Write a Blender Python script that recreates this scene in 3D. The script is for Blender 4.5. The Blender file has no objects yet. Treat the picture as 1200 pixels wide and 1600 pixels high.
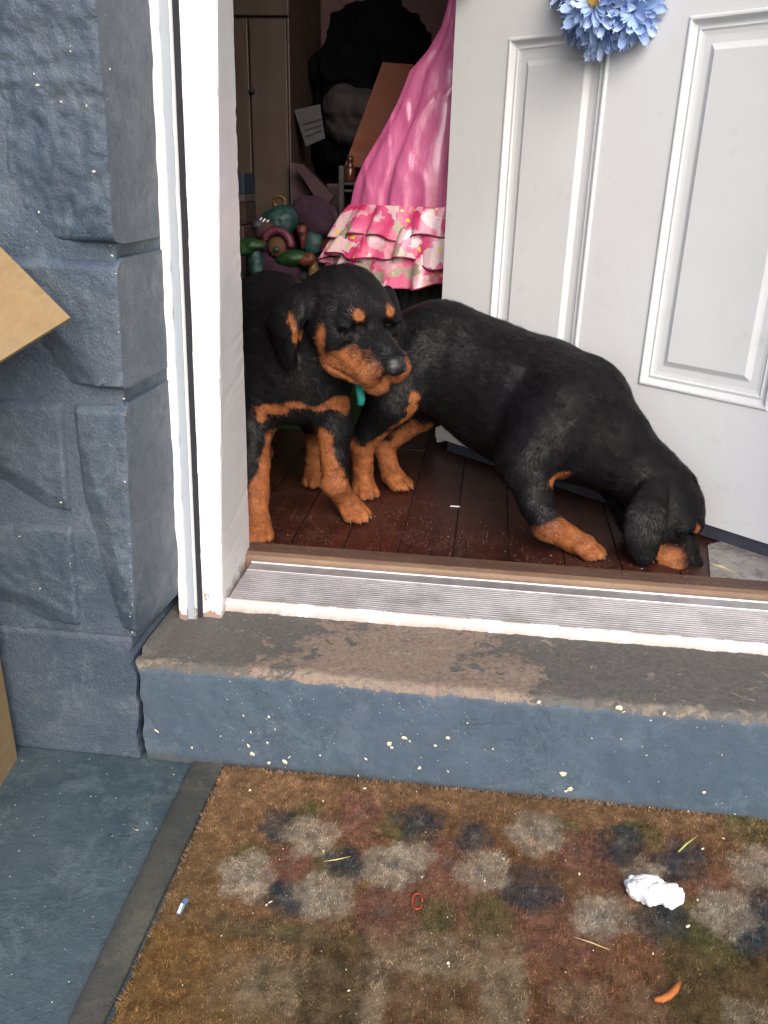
import bpy, math, random
import numpy as np
from mathutils import Vector, Matrix
random.seed(7); rng = np.random.default_rng(7)
SC = bpy.context.scene; COL = SC.collection

# ------------------------------------------------------------------ camera
def n3(v):
    v = np.array(v, float); return v/np.linalg.norm(v)
F = 1300.0                                   # focal length in photo pixels (1200 x 1600)
_Z = n3((80, 3200, 1300)); _X = np.array((11560., -817, 1300)); _X = n3(_X-np.dot(_X, _Z)*_Z); _Y = np.cross(_Z, _X)
MW = np.array([_X, _Y, _Z]).T                # world -> camera
CAM = np.array([0, 0, 0.934])
def at(px, py, y=None, z=None, x=None, pl=None):
    d = MW.T@np.array([px-600, -(py-800), -F], float)
    if pl is not None: t = np.dot(pl[1], pl[0]-CAM)/np.dot(pl[1], d)
    elif z is not None: t = (z-CAM[2])/d[2]
    elif y is not None: t = (y-CAM[1])/d[1]
    else: t = (x-CAM[0])/d[0]
    return CAM+t*d
cd = bpy.data.cameras.new('camera'); cam = bpy.data.objects.new('camera', cd); COL.objects.link(cam)
cam.matrix_world = Matrix.Translation(Vector(CAM)) @ Matrix((MW.T).tolist()).to_4x4()
cd.sensor_fit = 'VERTICAL'; cd.sensor_height = 36; cd.lens = 36*F/1600; cd.clip_end = 500; cd.clip_start = 0.02
SC.camera = cam

# ------------------------------------------------------------------ light
W = bpy.data.worlds.new('World'); SC.world = W; W.use_nodes = True
nt = W.node_tree; bg = nt.nodes['Background']; sky = nt.nodes.new('ShaderNodeTexSky')
SUN_EL, SUN_AZ = math.radians(38), math.radians(158)   # azimuth from +Y, clockwise
sky.sky_type = 'NISHITA'; sky.sun_disc = False; sky.sun_elevation = SUN_EL; sky.sun_rotation = SUN_AZ
sky.air_density = 1.0; sky.dust_density = 4.0; sky.ozone_density = 1.0
nt.links.new(sky.outputs[0], bg.inputs[0]); bg.inputs[1].default_value = 0.14
sl = bpy.data.lights.new('sun', 'SUN'); sl.energy = 1.4; sl.angle = math.radians(60); sl.color = (1, .98, .95)
so = bpy.data.objects.new('sun', sl); COL.objects.link(so)
sd = Vector((math.sin(SUN_AZ)*math.cos(SUN_EL), math.cos(SUN_AZ)*math.cos(SUN_EL), math.sin(SUN_EL)))
so.rotation_euler = sd.to_track_quat('Z', 'Y').to_euler(); so.location = (2, -3, 4)
SC.view_settings.view_transform = 'Standard'; SC.view_settings.look = 'None'
SC.view_settings.gamma = 1; SC.view_settings.use_curve_mapping = False
SC.view_settings.exposure = 1.0
SC.render.engine = 'CYCLES'
SC.cycles.max_bounces = 8; SC.cycles.diffuse_bounces = 5

# ------------------------------------------------------------------ helpers
def srgb(r, g, b):
    f = lambda c: (c/255/12.92) if c <= 10 else ((c/255+.055)/1.055)**2.4
    return (f(r), f(g), f(b))
def vnoise(P, s=1.0, seed=0):
    P = np.asarray(P, float)*s+seed*17.31+1000
    i = np.floor(P).astype(np.int64); f = P-i; f = f*f*(3-2*f)
    def h(a, b, c):
        v = (a*73856093) ^ (b*19349663) ^ (c*83492791) ^ (seed*2654435)
        v = (v ^ (v >> 13))*1274126177 & 0x7fffffff
        return ((v ^ (v >> 16)) & 0xffff)/65535.0
    r = 0
    for dx in (0, 1):
        for dy in (0, 1):
            for dz in (0, 1):
                w = (f[..., 0] if dx else 1-f[..., 0])*(f[..., 1] if dy else 1-f[..., 1])*(f[..., 2] if dz else 1-f[..., 2])
                r = r+w*h(i[..., 0]+dx, i[..., 1]+dy, i[..., 2]+dz)
    return r*2-1
def fbm(P, s, o=3, seed=0):
    r = 0; a = 1
    for k in range(o): r = r+a*vnoise(P, s*2**k, seed+k); a *= .5
    return r
def V3(x, y=0, z=0): return np.array([x, y, z], float)

class N:
    def __init__(s, name):
        s.m = bpy.data.materials.new(name); s.m.use_nodes = True; s.t = s.m.node_tree
        s.b = s.t.nodes['Principled BSDF']; s._tc = None
    def new(s, k, **kw):
        n = s.t.nodes.new(k)
        for a, b in kw.items(): setattr(n, a, b)
        return n
    def link(s, a, b): s.t.links.new(a, b)
    def co(s):
        if s._tc is None:
            s._tc = s.new('ShaderNodeNewGeometry').outputs['Position']
        return s._tc
    def obj(s): return s.new('ShaderNodeTexCoord').outputs['Object']
    def noise(s, scale, detail=4, rough=.6, vec=None, dist=0):
        n = s.new('ShaderNodeTexNoise'); n.inputs['Scale'].default_value = scale; n.inputs['Detail'].default_value = detail
        n.inputs['Roughness'].default_value = rough; n.inputs['Distortion'].default_value = dist
        s.link(vec if vec is not None else s.co(), n.inputs['Vector']); return n.outputs['Fac']
    def map(s, v, a, b, c=0., d=1.):
        n = s.new('ShaderNodeMapRange'); s.link(v, n.inputs[0])
        for i, x in zip((1, 2, 3, 4), (a, b, c, d)): n.inputs[i].default_value = x
        return n.outputs[0]
    def mix(s, fac, a, b, blend='MIX'):
        n = s.new('ShaderNodeMix', data_type='RGBA', blend_type=blend)
        for i, v in ((0, fac), (6, a), (7, b)):
            if isinstance(v, (int, float)): n.inputs[i].default_value = v
            elif isinstance(v, tuple): n.inputs[i].default_value = (*v[:3], 1)
            else: s.link(v, n.inputs[i])
        return n.outputs[2]
    def math(s, op, a, b=0.):
        n = s.new('ShaderNodeMath', operation=op)
        for i, v in ((0, a), (1, b)):
            if isinstance(v, (int, float)): n.inputs[i].default_value = v
            else: s.link(v, n.inputs[i])
        return n.outputs[0]
    def vscale(s, sc, vec=None):
        n = s.new('ShaderNodeMapping'); n.inputs['Scale'].default_value = sc
        s.link(vec if vec is not None else s.co(), n.inputs['Vector']); return n.outputs[0]
    def attr(s, name): return s.new('ShaderNodeAttribute', attribute_name=name)
    def bump(s, h, strength, dist=.002, nrm=None):
        n = s.new('ShaderNodeBump'); n.inputs['Strength'].default_value = strength; n.inputs['Distance'].default_value = dist
        s.link(h, n.inputs['Height'])
        if nrm is not None: s.link(nrm, n.inputs['Normal'])
        return n.outputs[0]
    def out(s, col=None, rough=None, nrm=None, **kw):
        def st(k, v):
            i = s.b.inputs[k]
            if isinstance(v, (int, float)): i.default_value = v
            elif isinstance(v, tuple): i.default_value = (*v[:3], 1) if len(v) == 3 and i.type == 'RGBA' else v
            else: s.link(v, i)
        if col is not None: st('Base Color', col)
        if rough is not None: st('Roughness', rough)
        if nrm is not None: s.link(nrm, s.b.inputs['Normal'])
        for k, v in kw.items(): st(k.replace('_', ' '), v)
        return s.m

def plain(name, c, rough=.6, var=.25, sc=30, bump=.15, **kw):
    m = N(name); f = m.noise(sc); g = m.noise(sc*6, 2)
    v = m.math('MULTIPLY', m.map(f, .3, .7, 1-var, 1+var), m.map(g, .3, .7, 1-var*.4, 1+var*.4))
    col = m.mix(1.0, c, v, 'MULTIPLY')
    return m.out(col, rough, m.bump(g, bump, .001), **kw)

def mesh(name, verts, faces, m=None, parent=None, smooth=False, attrs=None, loc=None):
    me = bpy.data.meshes.new(name)
    verts = np.asarray(verts, float)
    if isinstance(faces, np.ndarray) and len(faces):
        k = faces.shape[1]; nf = len(faces)
        me.vertices.add(len(verts)); me.vertices.foreach_set('co', verts.ravel())
        me.loops.add(nf*k); me.loops.foreach_set('vertex_index', faces.ravel().astype(np.int32))
        me.polygons.add(nf); me.polygons.foreach_set('loop_start', np.arange(0, nf*k, k, dtype=np.int32))
        me.polygons.foreach_set('loop_total', np.full(nf, k, dtype=np.int32)) if bpy.app.version < (4, 0) else None
        me.update(calc_edges=True); me.validate()
    else:
        me.from_pydata([tuple(v) for v in verts], [], [tuple(int(i) for i in f) for f in faces]); me.update()
    for k, v in (attrs or {}).items():
        a = me.color_attributes.new(k, 'FLOAT_COLOR', 'POINT')
        v = np.asarray(v, float)
        if v.ndim == 1: v = np.stack([v, v, v], 1)
        a.data.foreach_set('color', np.concatenate([v, np.ones((len(v), 1))], 1).ravel())
    if smooth: me.polygons.foreach_set('use_smooth', np.ones(len(me.polygons), dtype=bool)); me.update()
    if m: me.materials.append(m)
    o = bpy.data.objects.new(name, me); COL.objects.link(o)
    if parent is not None:
        o.parent = parent
        o.matrix_parent_inverse = parent.matrix_world.inverted() if False else Matrix.Translation(-parent.location)
    return o
def thing(name, label, cat, loc, group=None):
    o = bpy.data.objects.new(name, None); COL.objects.link(o); o.location = tuple(loc); o.empty_display_size = .05
    return tag(o, label, cat, group)
def tag(o, label=None, cat=None, group=None, kind=None):
    if label: o['label'] = label
    if cat: o['category'] = cat
    if group: o['group'] = group
    if kind: o['kind'] = kind
    return o

class MB:
    """collects verts/faces"""
    def __init__(s): s.v = []; s.f = []; s.n = 0
    def add(s, v, f):
        s.v.append(np.asarray(v, float)); s.f += [tuple(i+s.n for i in q) for q in f]; s.n += len(v)
    def box(s, a, b, bev=0.0):
        a = np.minimum(a, b)*1.0; b2 = np.maximum(a, b)
        s.loft([(a[0], a[1]), (b2[0], a[1]), (b2[0], b2[1]), (a[0], b2[1])], a[2], None, b2[2], bev)
    def loft(s, p0, z0, p1, z1, bev=0.0):
        p0 = np.array(p0, float); p1 = p0 if p1 is None else np.array(p1, float); n = len(p0)
        c0, c1 = p0.mean(0), p1.mean(0)
        def sh(p, c, e):
            d = p-c; l = np.maximum(np.abs(d), 1e-9); return c+d*np.maximum(0, 1-e/l.max(1, keepdims=True))
        rings = [(p0, z0), (p1, z1)] if bev == 0 else [(sh(p0, c0, bev), z0), (p0, z0+bev), (p1, z1-bev), (sh(p1, c1, bev), z1)]
        v = np.concatenate([np.column_stack([p, np.full(n, z)]) for p, z in rings]); f = []
        for r in range(len(rings)-1):
            for i in range(n): j = (i+1) % n; f.append((r*n+i, r*n+j, (r+1)*n+j, (r+1)*n+i))
        f.append(tuple(range(n-1, -1, -1))); f.append(tuple((len(rings)-1)*n+i for i in range(n)))
        s.add(v, f)
    def tube(s, pts, r, k=8, cap=True):
        pts = [np.array(p, float) for p in pts]; rs = r if hasattr(r, '__len__') else [r]*len(pts)
        vs = []
        for i, p in enumerate(pts):
            t = n3(pts[min(i+1, len(pts)-1)]-pts[max(i-1, 0)]); u = n3(np.cross(t, (0.13, .27, .95) if abs(t[2]) < .9 else (1, .1, 0))); w = np.cross(t, u)
            for j in range(k): a = 2*math.pi*j/k; vs.append(p+rs[i]*(math.cos(a)*u+math.sin(a)*w))
        f = [(i*k+j, i*k+(j+1) % k, (i+1)*k+(j+1) % k, (i+1)*k+j) for i in range(len(pts)-1) for j in range(k)]
        if cap: f += [tuple(range(k-1, -1, -1)), tuple((len(pts)-1)*k+j for j in range(k))]
        s.add(vs, f)
    def grid(s, P):
        a, b = P.shape[:2]
        s.add(P.reshape(-1, 3), [(i*b+j, i*b+j+1, (i+1)*b+j+1, (i+1)*b+j) for i in range(a-1) for j in range(b-1)])
    def ball(s, c, r, nu=16, nv=10, R=None, amp=0, seed=0, fs=12):
        th = np.linspace(0, math.pi, nv+1)[:, None]; ph = np.arange(nu)[None]*2*math.pi/nu
        D = np.stack([np.sin(th)*np.cos(ph), np.sin(th)*np.sin(ph), np.cos(th)+0*ph], -1).reshape(-1, 3)
        r = np.array(r if hasattr(r, '__len__') else (r, r, r), float)
        P = D*r*(1+amp*fbm(D*r+seed*3.3, fs, 3, seed)[:, None])
        if R is not None: P = P@np.array(R).T
        f = [(i*nu+j, (i+1)*nu+j, (i+1)*nu+(j+1) % nu, i*nu+(j+1) % nu) for i in range(nv) for j in range(nu)]
        s.add(P+np.array(c), f)
    def build(s, name, m, parent=None, smooth=False, bevel=0, **kw):
        V = np.concatenate(s.v)
        o = mesh(name, V, s.f, m, parent, smooth, **kw)
        if bevel:
            b = o.modifiers.new('b', 'BEVEL'); b.width = bevel; b.segments = 2; b.limit_method = 'ANGLE'; b.angle_limit = math.radians(50)
        return o
def build_local(mb, name, m, loc, label, cat, group=None, smooth=False, bevel=0, kind=None):
    """a top-level single-mesh thing with its origin at loc"""
    o = mb.build(name, m, None, smooth, bevel)
    V = np.concatenate(mb.v)-np.array(loc); o.data.vertices.foreach_set('co', V.ravel()); o.location = tuple(loc)
    return tag(o, label, cat, group, kind)

# ------------------------------------------------------------------ materials
BLUE = srgb(86, 98, 116)
def paint_blue(name, c=BLUE, flecks=.0, rough=.5, bumps=.5, worn=0.0, green=.4):
    m = N(name)
    big = m.noise(5, 4); mid = m.noise(38, 5, .65); fine = m.noise(260, 4, .7); grain = m.noise(700, 2, .8)
    col = m.mix(m.map(big, .3, .7, 0, green), c, (c[0]*.80, c[1]*1.12, c[2]*1.0))
    col = m.mix(m.map(mid, .35, .75, 0, .4), col, (c[0]*1.5, c[1]*1.42, c[2]*1.32))
    col = m.mix(m.map(m.noise(14, 6, .7), .5, .75, 0, .35), col, (c[0]*.55, c[1]*.55, c[2]*.6))
    bl_ = m.map(m.noise(2.6, 7, .75, dist=.5), .46, .56, 0, .75); col = m.mix(bl_, col, (c[0]*.55, c[1]*.70, c[2]*.74))
    bl2 = m.map(m.noise(11, 8, .8, dist=.4), .52, .60, 0, .55); col = m.mix(bl2, col, (c[0]*1.9, c[1]*1.85, c[2]*1.6))
    bl3 = m.map(m.noise(6, 9, .85, dist=1.0), .555, .59, 0, .4); col = m.mix(bl3, col, (c[0]*1.7, c[1]*1.5, c[2]*1.2))
    pit = m.map(m.noise(95, 5, .75), .36, .43, .45, 0); col = m.mix(pit, col, (c[0]*.35, c[1]*.38, c[2]*.42))
    if worn:
        g = m.noise(60, 6, .8); col = m.mix(m.map(g, .66, .72, 0, worn), col, srgb(150, 140, 125))
    if flecks:
        v = m.new('ShaderNodeTexVoronoi'); v.inputs['Scale'].default_value = 55; m.link(m.co(), v.inputs['Vector'])
        k = m.math('LESS_THAN', v.outputs['Distance'], m.map(m.noise(9, 3), .56, .75, 0.0, flecks))
        col = m.mix(k, col, srgb(205, 200, 185))
    h = m.math('ADD', m.math('MULTIPLY', mid, 1.2), m.math('ADD', m.math('MULTIPLY', fine, .95), m.math('MULTIPLY', grain, .3)))
    return m.out(col, m.map(mid, .3, .7, rough-.08, rough+.15), m.bump(h, bumps, .004))
M_block = paint_blue('block_paint', srgb(69, 79, 94), flecks=.05, rough=.40, bumps=.65, green=.2)
M_blockret = M_block
M_riser = paint_blue('riser_paint', srgb(72, 82, 102), flecks=.13, rough=.5, bumps=.35)
M_floor_out = paint_blue('porch_paint', srgb(60, 72, 82), flecks=.07, rough=.6, bumps=.5, worn=.35, green=.8)

def mat_white(name, c=(.80, .80, .79), dirt=.25, peel=0.0, rough=.4):
    m = N(name); a = m.noise(8, 5, .65); b = m.noise(90, 4, .7)
    col = m.mix(m.map(a, .45, .8, 0, dirt), c, (c[0]*.72, c[1]*.70, c[2]*.66))
    col = m.mix(m.map(b, .62, .8, 0, dirt), col, (.45, .42, .38))
    if peel:
        sep = m.new('ShaderNodeSeparateXYZ'); m.link(m.co(), sep.inputs[0])
        low = m.map(sep.outputs[2], .195, .275, .30, 0)
        p = m.map(m.math('ADD', m.noise(26, 6, .75), low), .70, .73, 0, peel)
        col = m.mix(p, col, srgb(150, 128, 118))
        hh = m.math('SUBTRACT', b, m.math('MULTIPLY', p, 1.5))
    else: hh = b
    return m.out(col, rough, m.bump(hh, .25, .002))
M_trim = mat_white('white_trim_paint', (.83, .83, .82), .2, 1.0)
M_chan = mat_white('grey_channel', (.30, .34, .39), .2, 0, .35)
M_dark = plain('dark_gap', (.012, .012, .02), .9)
M_jamb2 = mat_white('jamb_paint_shaded_dirty', (.62, .62, .63), .45, .6)  # greyer base than the trim holds the side's shade, under dirt and peeling
def mat_door():
    m = N('door_paint'); a = m.noise(3, 4); b = m.noise(60, 5, .75); g = m.noise(420, 3, .6)
    c = (.70, .715, .74)
    col = m.mix(m.map(a, .35, .75, 0, .35), c, (.56, .56, .56))
    v = m.new('ShaderNodeTexVoronoi'); v.inputs['Scale'].default_value = 16; m.link(m.co(), v.inputs['Vector'])
    k = m.math('LESS_THAN', v.outputs['Distance'], m.map(m.noise(21, 2), .5, .72, 0, .055))
    col = m.mix(m.math('MULTIPLY', k, .7), col, (.25, .22, .2))
    sm = m.map(m.noise(17, 7, .75), .58, .8, 0, .30)
    col = m.mix(sm, col, (.36, .35, .34)); sm2 = m.map(m.noise(5, 8, .8, m.vscale((1, 1, 1.6)), 1.5), .60, .68, 0, .22); col = m.mix(sm2, col, (.40, .39, .37))
    lg = m.noise(3, 5, .6, m.vscale((60, 60, 6)))
    return m.out(col, .42, m.bump(m.math('ADD', m.math('MULTIPLY', lg, .7), m.math('MULTIPLY', g, .3)), .22, .0012))
M_door = mat_door()

def mat_stepcap():
    m = N('worn_step_top')
    P = m.co(); sep = m.new('ShaderNodeSeparateXYZ'); m.link(P, sep.inputs[0])
    n1 = m.noise(9, 7, .7, dist=.6); n2 = m.noise(34, 7, .75, dist=.8); n3_ = m.noise(150, 5, .7)
    paint = m.mix(m.map(n3_, .3, .7), srgb(62, 62, 61), srgb(90, 87, 83))
    conc = m.mix(m.map(n3_, .3, .7), srgb(92, 80, 72), srgb(130, 114, 103))
    conc = m.mix(m.map(n2, .52, .66, 0, .75), conc, srgb(80, 68, 62))
    # worn in the middle of the walkway and towards the nosing
    wx = m.math('MULTIPLY', m.math('POWER', m.math('ABSOLUTE', m.math('ADD', sep.outputs[0], .10)), 2.0), -4.2)
    wy = m.map(sep.outputs[1], 1.1, 1.29, .10, -.06)
    w = m.math('ADD', m.math('ADD', m.math('ADD', wx, wy), .12), m.math('ADD', m.math('MULTIPLY', m.math('SUBTRACT', n1, .5), 1.2), m.math('MULTIPLY', m.math('SUBTRACT', n2, .5), .7)))
    col = m.mix(m.map(w, -.01, .01), paint, conc)
    pale = m.map(m.math('ADD', n2, m.math('MULTIPLY', m.math('SUBTRACT', n1, .5), .5)), .62, .64, 0, .8)
    col = m.mix(pale, col, srgb(130, 121, 106))
    v = m.new('ShaderNodeTexVoronoi'); v.inputs['Scale'].default_value = 120; m.link(P, v.inputs['Vector'])
    col = m.mix(m.math('LESS_THAN', v.outputs['Distance'], .16), col, srgb(70, 62, 58))
    hgt = m.math('ADD', m.math('MULTIPLY', n3_, .6), m.math('MULTIPLY', m.map(w, -.02, .02), -.8))
    # nosing band: paint chipped to pale stone
    nose = m.map(m.math('ADD', m.math('MULTIPLY', m.math('ABSOLUTE', m.math('SUBTRACT', sep.outputs[1], 1.108)), 16), m.math('MULTIPLY', m.math('SUBTRACT', n2, .5), -2.6)), -.08, .02, 1, 0)
    col = m.mix(m.math('MULTIPLY', nose, m.map(m.noise(6, 5), .44, .56, .15, .95)), col, srgb(126, 112, 96))
    # the front face is still painted
    ge = m.new('ShaderNodeNewGeometry'); sn = m.new('ShaderNodeSeparateXYZ'); m.link(ge.outputs['Normal'], sn.inputs[0])
    mid = m.noise(38, 5, .65); fine = m.noise(260, 4, .7)
    c = srgb(69, 80, 96)
    rc = m.mix(m.map(m.noise(5, 4), .3, .7, 0, .6), c, (c[0]*.75, c[1]*1.1, c[2]*1.0))
    rc = m.mix(m.map(mid, .35, .75, 0, .35), rc, (c[0]*1.5, c[1]*1.42, c[2]*1.3))
    rc = m.mix(m.map(m.noise(3, 6, .7, m.vscale((9, 1, 2.5))), .5, .7, 0, .45), rc, (c[0]*.62, c[1]*.64, c[2]*.66))
    rc = m.mix(m.map(m.noise(3.1, 8, .75, dist=.6), .46, .56, 0, .55), rc, (c[0]*.60, c[1]*.78, c[2]*.78))
    rc = m.mix(m.map(m.noise(13, 8, .8, dist=.5), .53, .60, 0, .40), rc, (c[0]*1.6, c[1]*1.55, c[2]*1.4))
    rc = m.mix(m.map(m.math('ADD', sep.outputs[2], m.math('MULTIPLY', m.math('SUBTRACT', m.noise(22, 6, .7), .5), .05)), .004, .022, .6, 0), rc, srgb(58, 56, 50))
    v2 = m.new('ShaderNodeTexVoronoi'); v2.inputs['Scale'].default_value = 42; m.link(m.noise and m.co(), v2.inputs['Vector'])
    kk = m.math('LESS_THAN', m.math('ADD', v2.outputs['Distance'], m.math('MULTIPLY', m.math('SUBTRACT', fine, .5), .12)), m.map(m.noise(7, 3), .52, .72, 0, .16))
    rc = m.mix(kk, rc, srgb(190, 184, 165))
    f = m.map(m.math('ADD', sn.outputs[2], m.math('MULTIPLY', m.math('SUBTRACT', n2, .5), 1.3)), .30, .36)
    col = m.mix(f, rc, col)
    hh = m.math('ADD', hgt, m.math('ADD', mid, m.math('MULTIPLY', fine, .4)))
    return m.out(col, .72, m.bump(hh, .5, .003))
M_step = mat_stepcap()
M_alu = N('aluminium')
def _alu():
    m = M_alu; s = m.noise(4, 6, .7, m.vscale((4, 60, 60))); d = m.noise(16, 5, .7)
    col = m.mix(m.map(d, .45, .75, 0, .7), (.50, .49, .51), (.24, .23, .23))
    return m.out(col, m.map(s, .3, .7, .36, .55), m.bump(s, .1, .0008), Metallic=.75)
_alu(); M_alu = M_alu.m
M_lip = mat_white('white_lip_paint', (.80, .80, .80), .4, .65)
def mat_wood(name, a, b, rough=.4, scale=(60, 5, 60), scr=.2, perobj=.25, coat=.0):
    m = N(name); O = m.vscale(scale); g = m.noise(1.2, 6, .65, O, .6); d = m.noise(11, 6, .7)
    oi = m.new('ShaderNodeObjectInfo')
    col = m.mix(m.map(g, .3, .7), a, b)
    col = m.mix(m.map(oi.outputs['Random'], 0, 1, 0, perobj), col, (a[0]*.4, a[1]*.4, a[2]*.4))
    if scr:
        s2 = m.map(m.noise(170, 5, .8), .54, .64, 0, scr); col = m.mix(m.math('MULTIPLY', s2, m.map(d, .42, .6)), col, srgb(150, 118, 98)); col = m.mix(m.map(m.noise(6, 7, .8, dist=.6), .50, .58, 0, scr*.5), col, (a[0]*2.0, a[1]*2.6, a[2]*2.0))
        st2 = m.map(m.noise(1.0, 3, .6, m.vscale((130, 9, 60), m.co()), 1.5), .66, .70, 0, scr*.5); col = m.mix(st2, col, srgb(140, 112, 96))
    return m.out(col, m.map(d, .3, .7, rough-.1, rough+.2), m.bump(m.math('ADD', g, m.math('MULTIPLY', d, .4)), .15, .001), Coat_Weight=coat)
M_plank = mat_wood('dark_red_floorboard', srgb(38, 16, 13), srgb(62, 27, 20), .36, (40, 3, 40), .55)
M_strip = mat_wood('threshold_wood', srgb(62, 44, 38), srgb(90, 66, 54), .55, (3, 50, 50), .5)
M_striptan = mat_wood('threshold_edge', srgb(112, 88, 72), srgb(134, 110, 90), .55, (3, 50, 50), .3)
M_wall_in = plain('interior_wall', srgb(112, 84, 88), .8, .15)
M_cabinet = mat_wood('cabinet_wood', srgb(50, 38, 33), srgb(66, 50, 42), .5, (30, 30, 2.5), .0, .1)
M_card = mat_wood('cardboard', srgb(118, 98, 68), srgb(130, 109, 77), .8, (60, 2, 60), .0, .0)

# ------------------------------------------------------------------ structure: ground, porch floor, room
def slab(name, a, b, m, label=None, kind='structure', parent=None, bevel=0):
    k = MB(); k.box(np.array(a, float), np.array(b, float)); o = k.build(name, m, parent, bevel=bevel)
    return tag(o, label, None, None, kind)
slab('ground', (-60, -60, -.35), (60, 60, -.15), plain('lawn_soil', (.06, .075, .03), .95, .4, 6), 'grass and soil around the porch')
pf = MB(); xs = np.linspace(-3.2, 2.6, 140); ys = np.linspace(-1.6, 1.46, 80)
XX, YY = np.meshgrid(xs, ys, indexing='ij'); G = np.stack([XX, YY, 0*XX], -1); G[..., 2] = .0012*fbm(G, 4, 3, 3)
G[..., 2] = np.where(G[..., 1] > 1.08, -.002, G[..., 2]); pf.grid(G)
porch = pf.build('porch_floor', M_floor_out, None, True); tag(porch, 'worn blue grey painted concrete porch floor', None, None, 'structure')
slab('porch_slab', (-3.2, -1.6, -.2), (2.6, 1.46, -.01), M_floor_out, 'concrete slab edge under the porch floor')

ZF = .212       # indoor floor level
fl = thing('wood_floor', 'dark red brown wooden floorboards inside the doorway', None, (0, 2.8, ZF), None)
fl['kind'] = 'structure'; 
if 'category' in fl: del fl['category']
slab('floor_base', (-1.75, 1.53, .12), (2.6, 4.3, ZF-.006), M_dark, None, 'structure')
bpy.data.objects['floor_base']['label'] = 'subfloor under the boards'
w = .1135; x = -.385-12*w; k = 0
while x < 2.5:
    y = 1.532; first = True
    while y < 4.28:
        L = (random.uniform(.25, 1.2) if first else 1.2); y2 = min(4.28, y+L); first = False
        b = MB(); zz = ZF+random.uniform(-.0008, .0004)
        b.box((x+.0012, y+.0008, ZF-.008), (x+w-.0012, y2-.0008, zz)); b.build('plank', M_plank, fl, bevel=.0012); y = y2
    x += w; k += 1
# room shell
slab('left_room_wall', (-1.85, 1.5, 0), (-1.75, 4.4, 2.7), M_wall_in, 'inner side wall of the dim room')
slab('back_wall', (-1.75, 3.46, 0), (2.7, 3.56, 2.7), M_wall_in, 'back wall of the dim room')
slab('right_room_wall', (2.6, 1.5, 0), (2.7, 4.3, 2.7), M_wall_in, 'far side wall of the dim room')
slab('ceiling', (-1.85, 1.2, 2.7), (2.7, 4.4, 2.8), M_wall_in, 'ceiling of the dim room')
slab('front_room_wall', (.80, 1.40, 0), (2.7, 1.5, 2.7), M_wall_in, 'inner face of the front wall beside the door')
slab('front_room_wall_hall', (-1.85, 1.42, 0), (-.55, 1.5, 2.7), M_wall_in, 'inner face of the front wall behind the blocks')

# ------------------------------------------------------------------ block wall
LEAN = .046
def lean(P):
    P = np.array(P, float); P[..., 0] += LEAN*(P[..., 2]-.193); return P
wallo = thing('block_wall', 'blue grey painted rough faced concrete block wall left of the doorway', 'wall', (-.9, 1.2, 0))
def stone(x0, x1, z0, z1, planes, y0=1.096, yb=1.40, corner=False, amp=.004, seed=0, dep=.02, jag=None, sharp_right=False, topband=.012):
    """a block from x0 to x1 (x1 is the corner side), rough front face built as a height field"""
    vis = x1 > -.9 and z0 < 1.2; dd_ = .0034 if vis else .012
    nx = max(8, int((x1-x0)/dd_)); nz = max(8, int((z1-z0)/dd_))
    U, Wv = np.meshgrid(np.linspace(0, 1, nx), np.linspace(0, 1, nz), indexing='ij')
    X = x0+(x1-x0)*U; Zz = z0+(z1-z0)*Wv
    h = np.full_like(X, 1e9)
    for (a, b, c) in planes: h = np.minimum(h, c+a*(U-.5)+b*(Wv-.5))      # metres proud of y0
    P = np.stack([X, 0*X, Zz], -1)
    h = h+amp*(fbm(P, 22, 3, seed)*.8+.5*(1-2*np.abs(vnoise(P, 30, seed+14))))+.4*amp*fbm(P, 90, 2, seed+9)-.0016*np.clip(vnoise(P, 120, seed+12)-.35, 0, 1)*(amp/.003)-.0022*np.clip(vnoise(P, 60, seed+13)-.55, 0, 1)*(amp/.003)
    ed = np.minimum.reduce([(X-x0), (Zz-z0)]+([] if (corner or sharp_right) else [x1-X]))
    rd = np.clip(ed/.006, 0, 1); h = np.maximum(h, .001)*rd**.5-.005*(1-rd)**2
    rt = np.clip((z1-Zz)/topband, 0, 1); h = h*rt**.7-.004*(1-rt)**2
    if corner:
        rc = np.clip((x1-X)/.008, 0, 1); h = h-.003*(1-rc)**2
    P[..., 1] = y0-h
    if jag is not None:
        e = np.clip((U-.9)/.1, 0, 1); P[..., 0] += e*jag(Zz)
    if corner: P[..., 0] -= .0
    b = MB(); b.grid(lean(P))
    # sides back to yb
    rim = [(i, 0) for i in range(nx)]+[(nx-1, j) for j in range(1, nz)]+[(i, nz-1) for i in range(nx-2, -1, -1)]+[(0, j) for j in range(nz-2, 0, -1)]
    R0 = np.array([P[i, j] for i, j in rim]); n = len(rim)
    layers = [R0]
    steps = [.25, .6, 1] if corner else [1]
    for s in steps:
        R = R0.copy(); R[:, 1] = R0[:, 1]+(yb-R0[:, 1])*s
        if corner:
            on = (np.abs(R0[:, 0]-x1) < .012+abs(0))
            R[:, 0] = np.where(on, R0[:, 0]+(.012-.0215*(R0[:, 2]-.193))*s+.002*fbm(R, 30, 2, seed+4), R0[:, 0])
        layers.append(R)
    V = np.concatenate(layers); f = []
    for r in range(len(layers)-1):
        for i in range(n): j = (i+1) % n; f.append((r*n+i, (r+1)*n+i, (r+1)*n+j, r*n+j))
    b.add(lean(V), f)
    return b
YB = 1.25
def put(*a, **k):
    o = stone(*a, **k).build('block', M_block, wallo, True)
    try:
        sm = o.data; sm.set_sharp_from_angle(angle=math.radians(55)) if hasattr(sm, 'set_sharp_from_angle') else None
    except Exception: pass
    return o
CX = -.5215
g = .008
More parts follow.
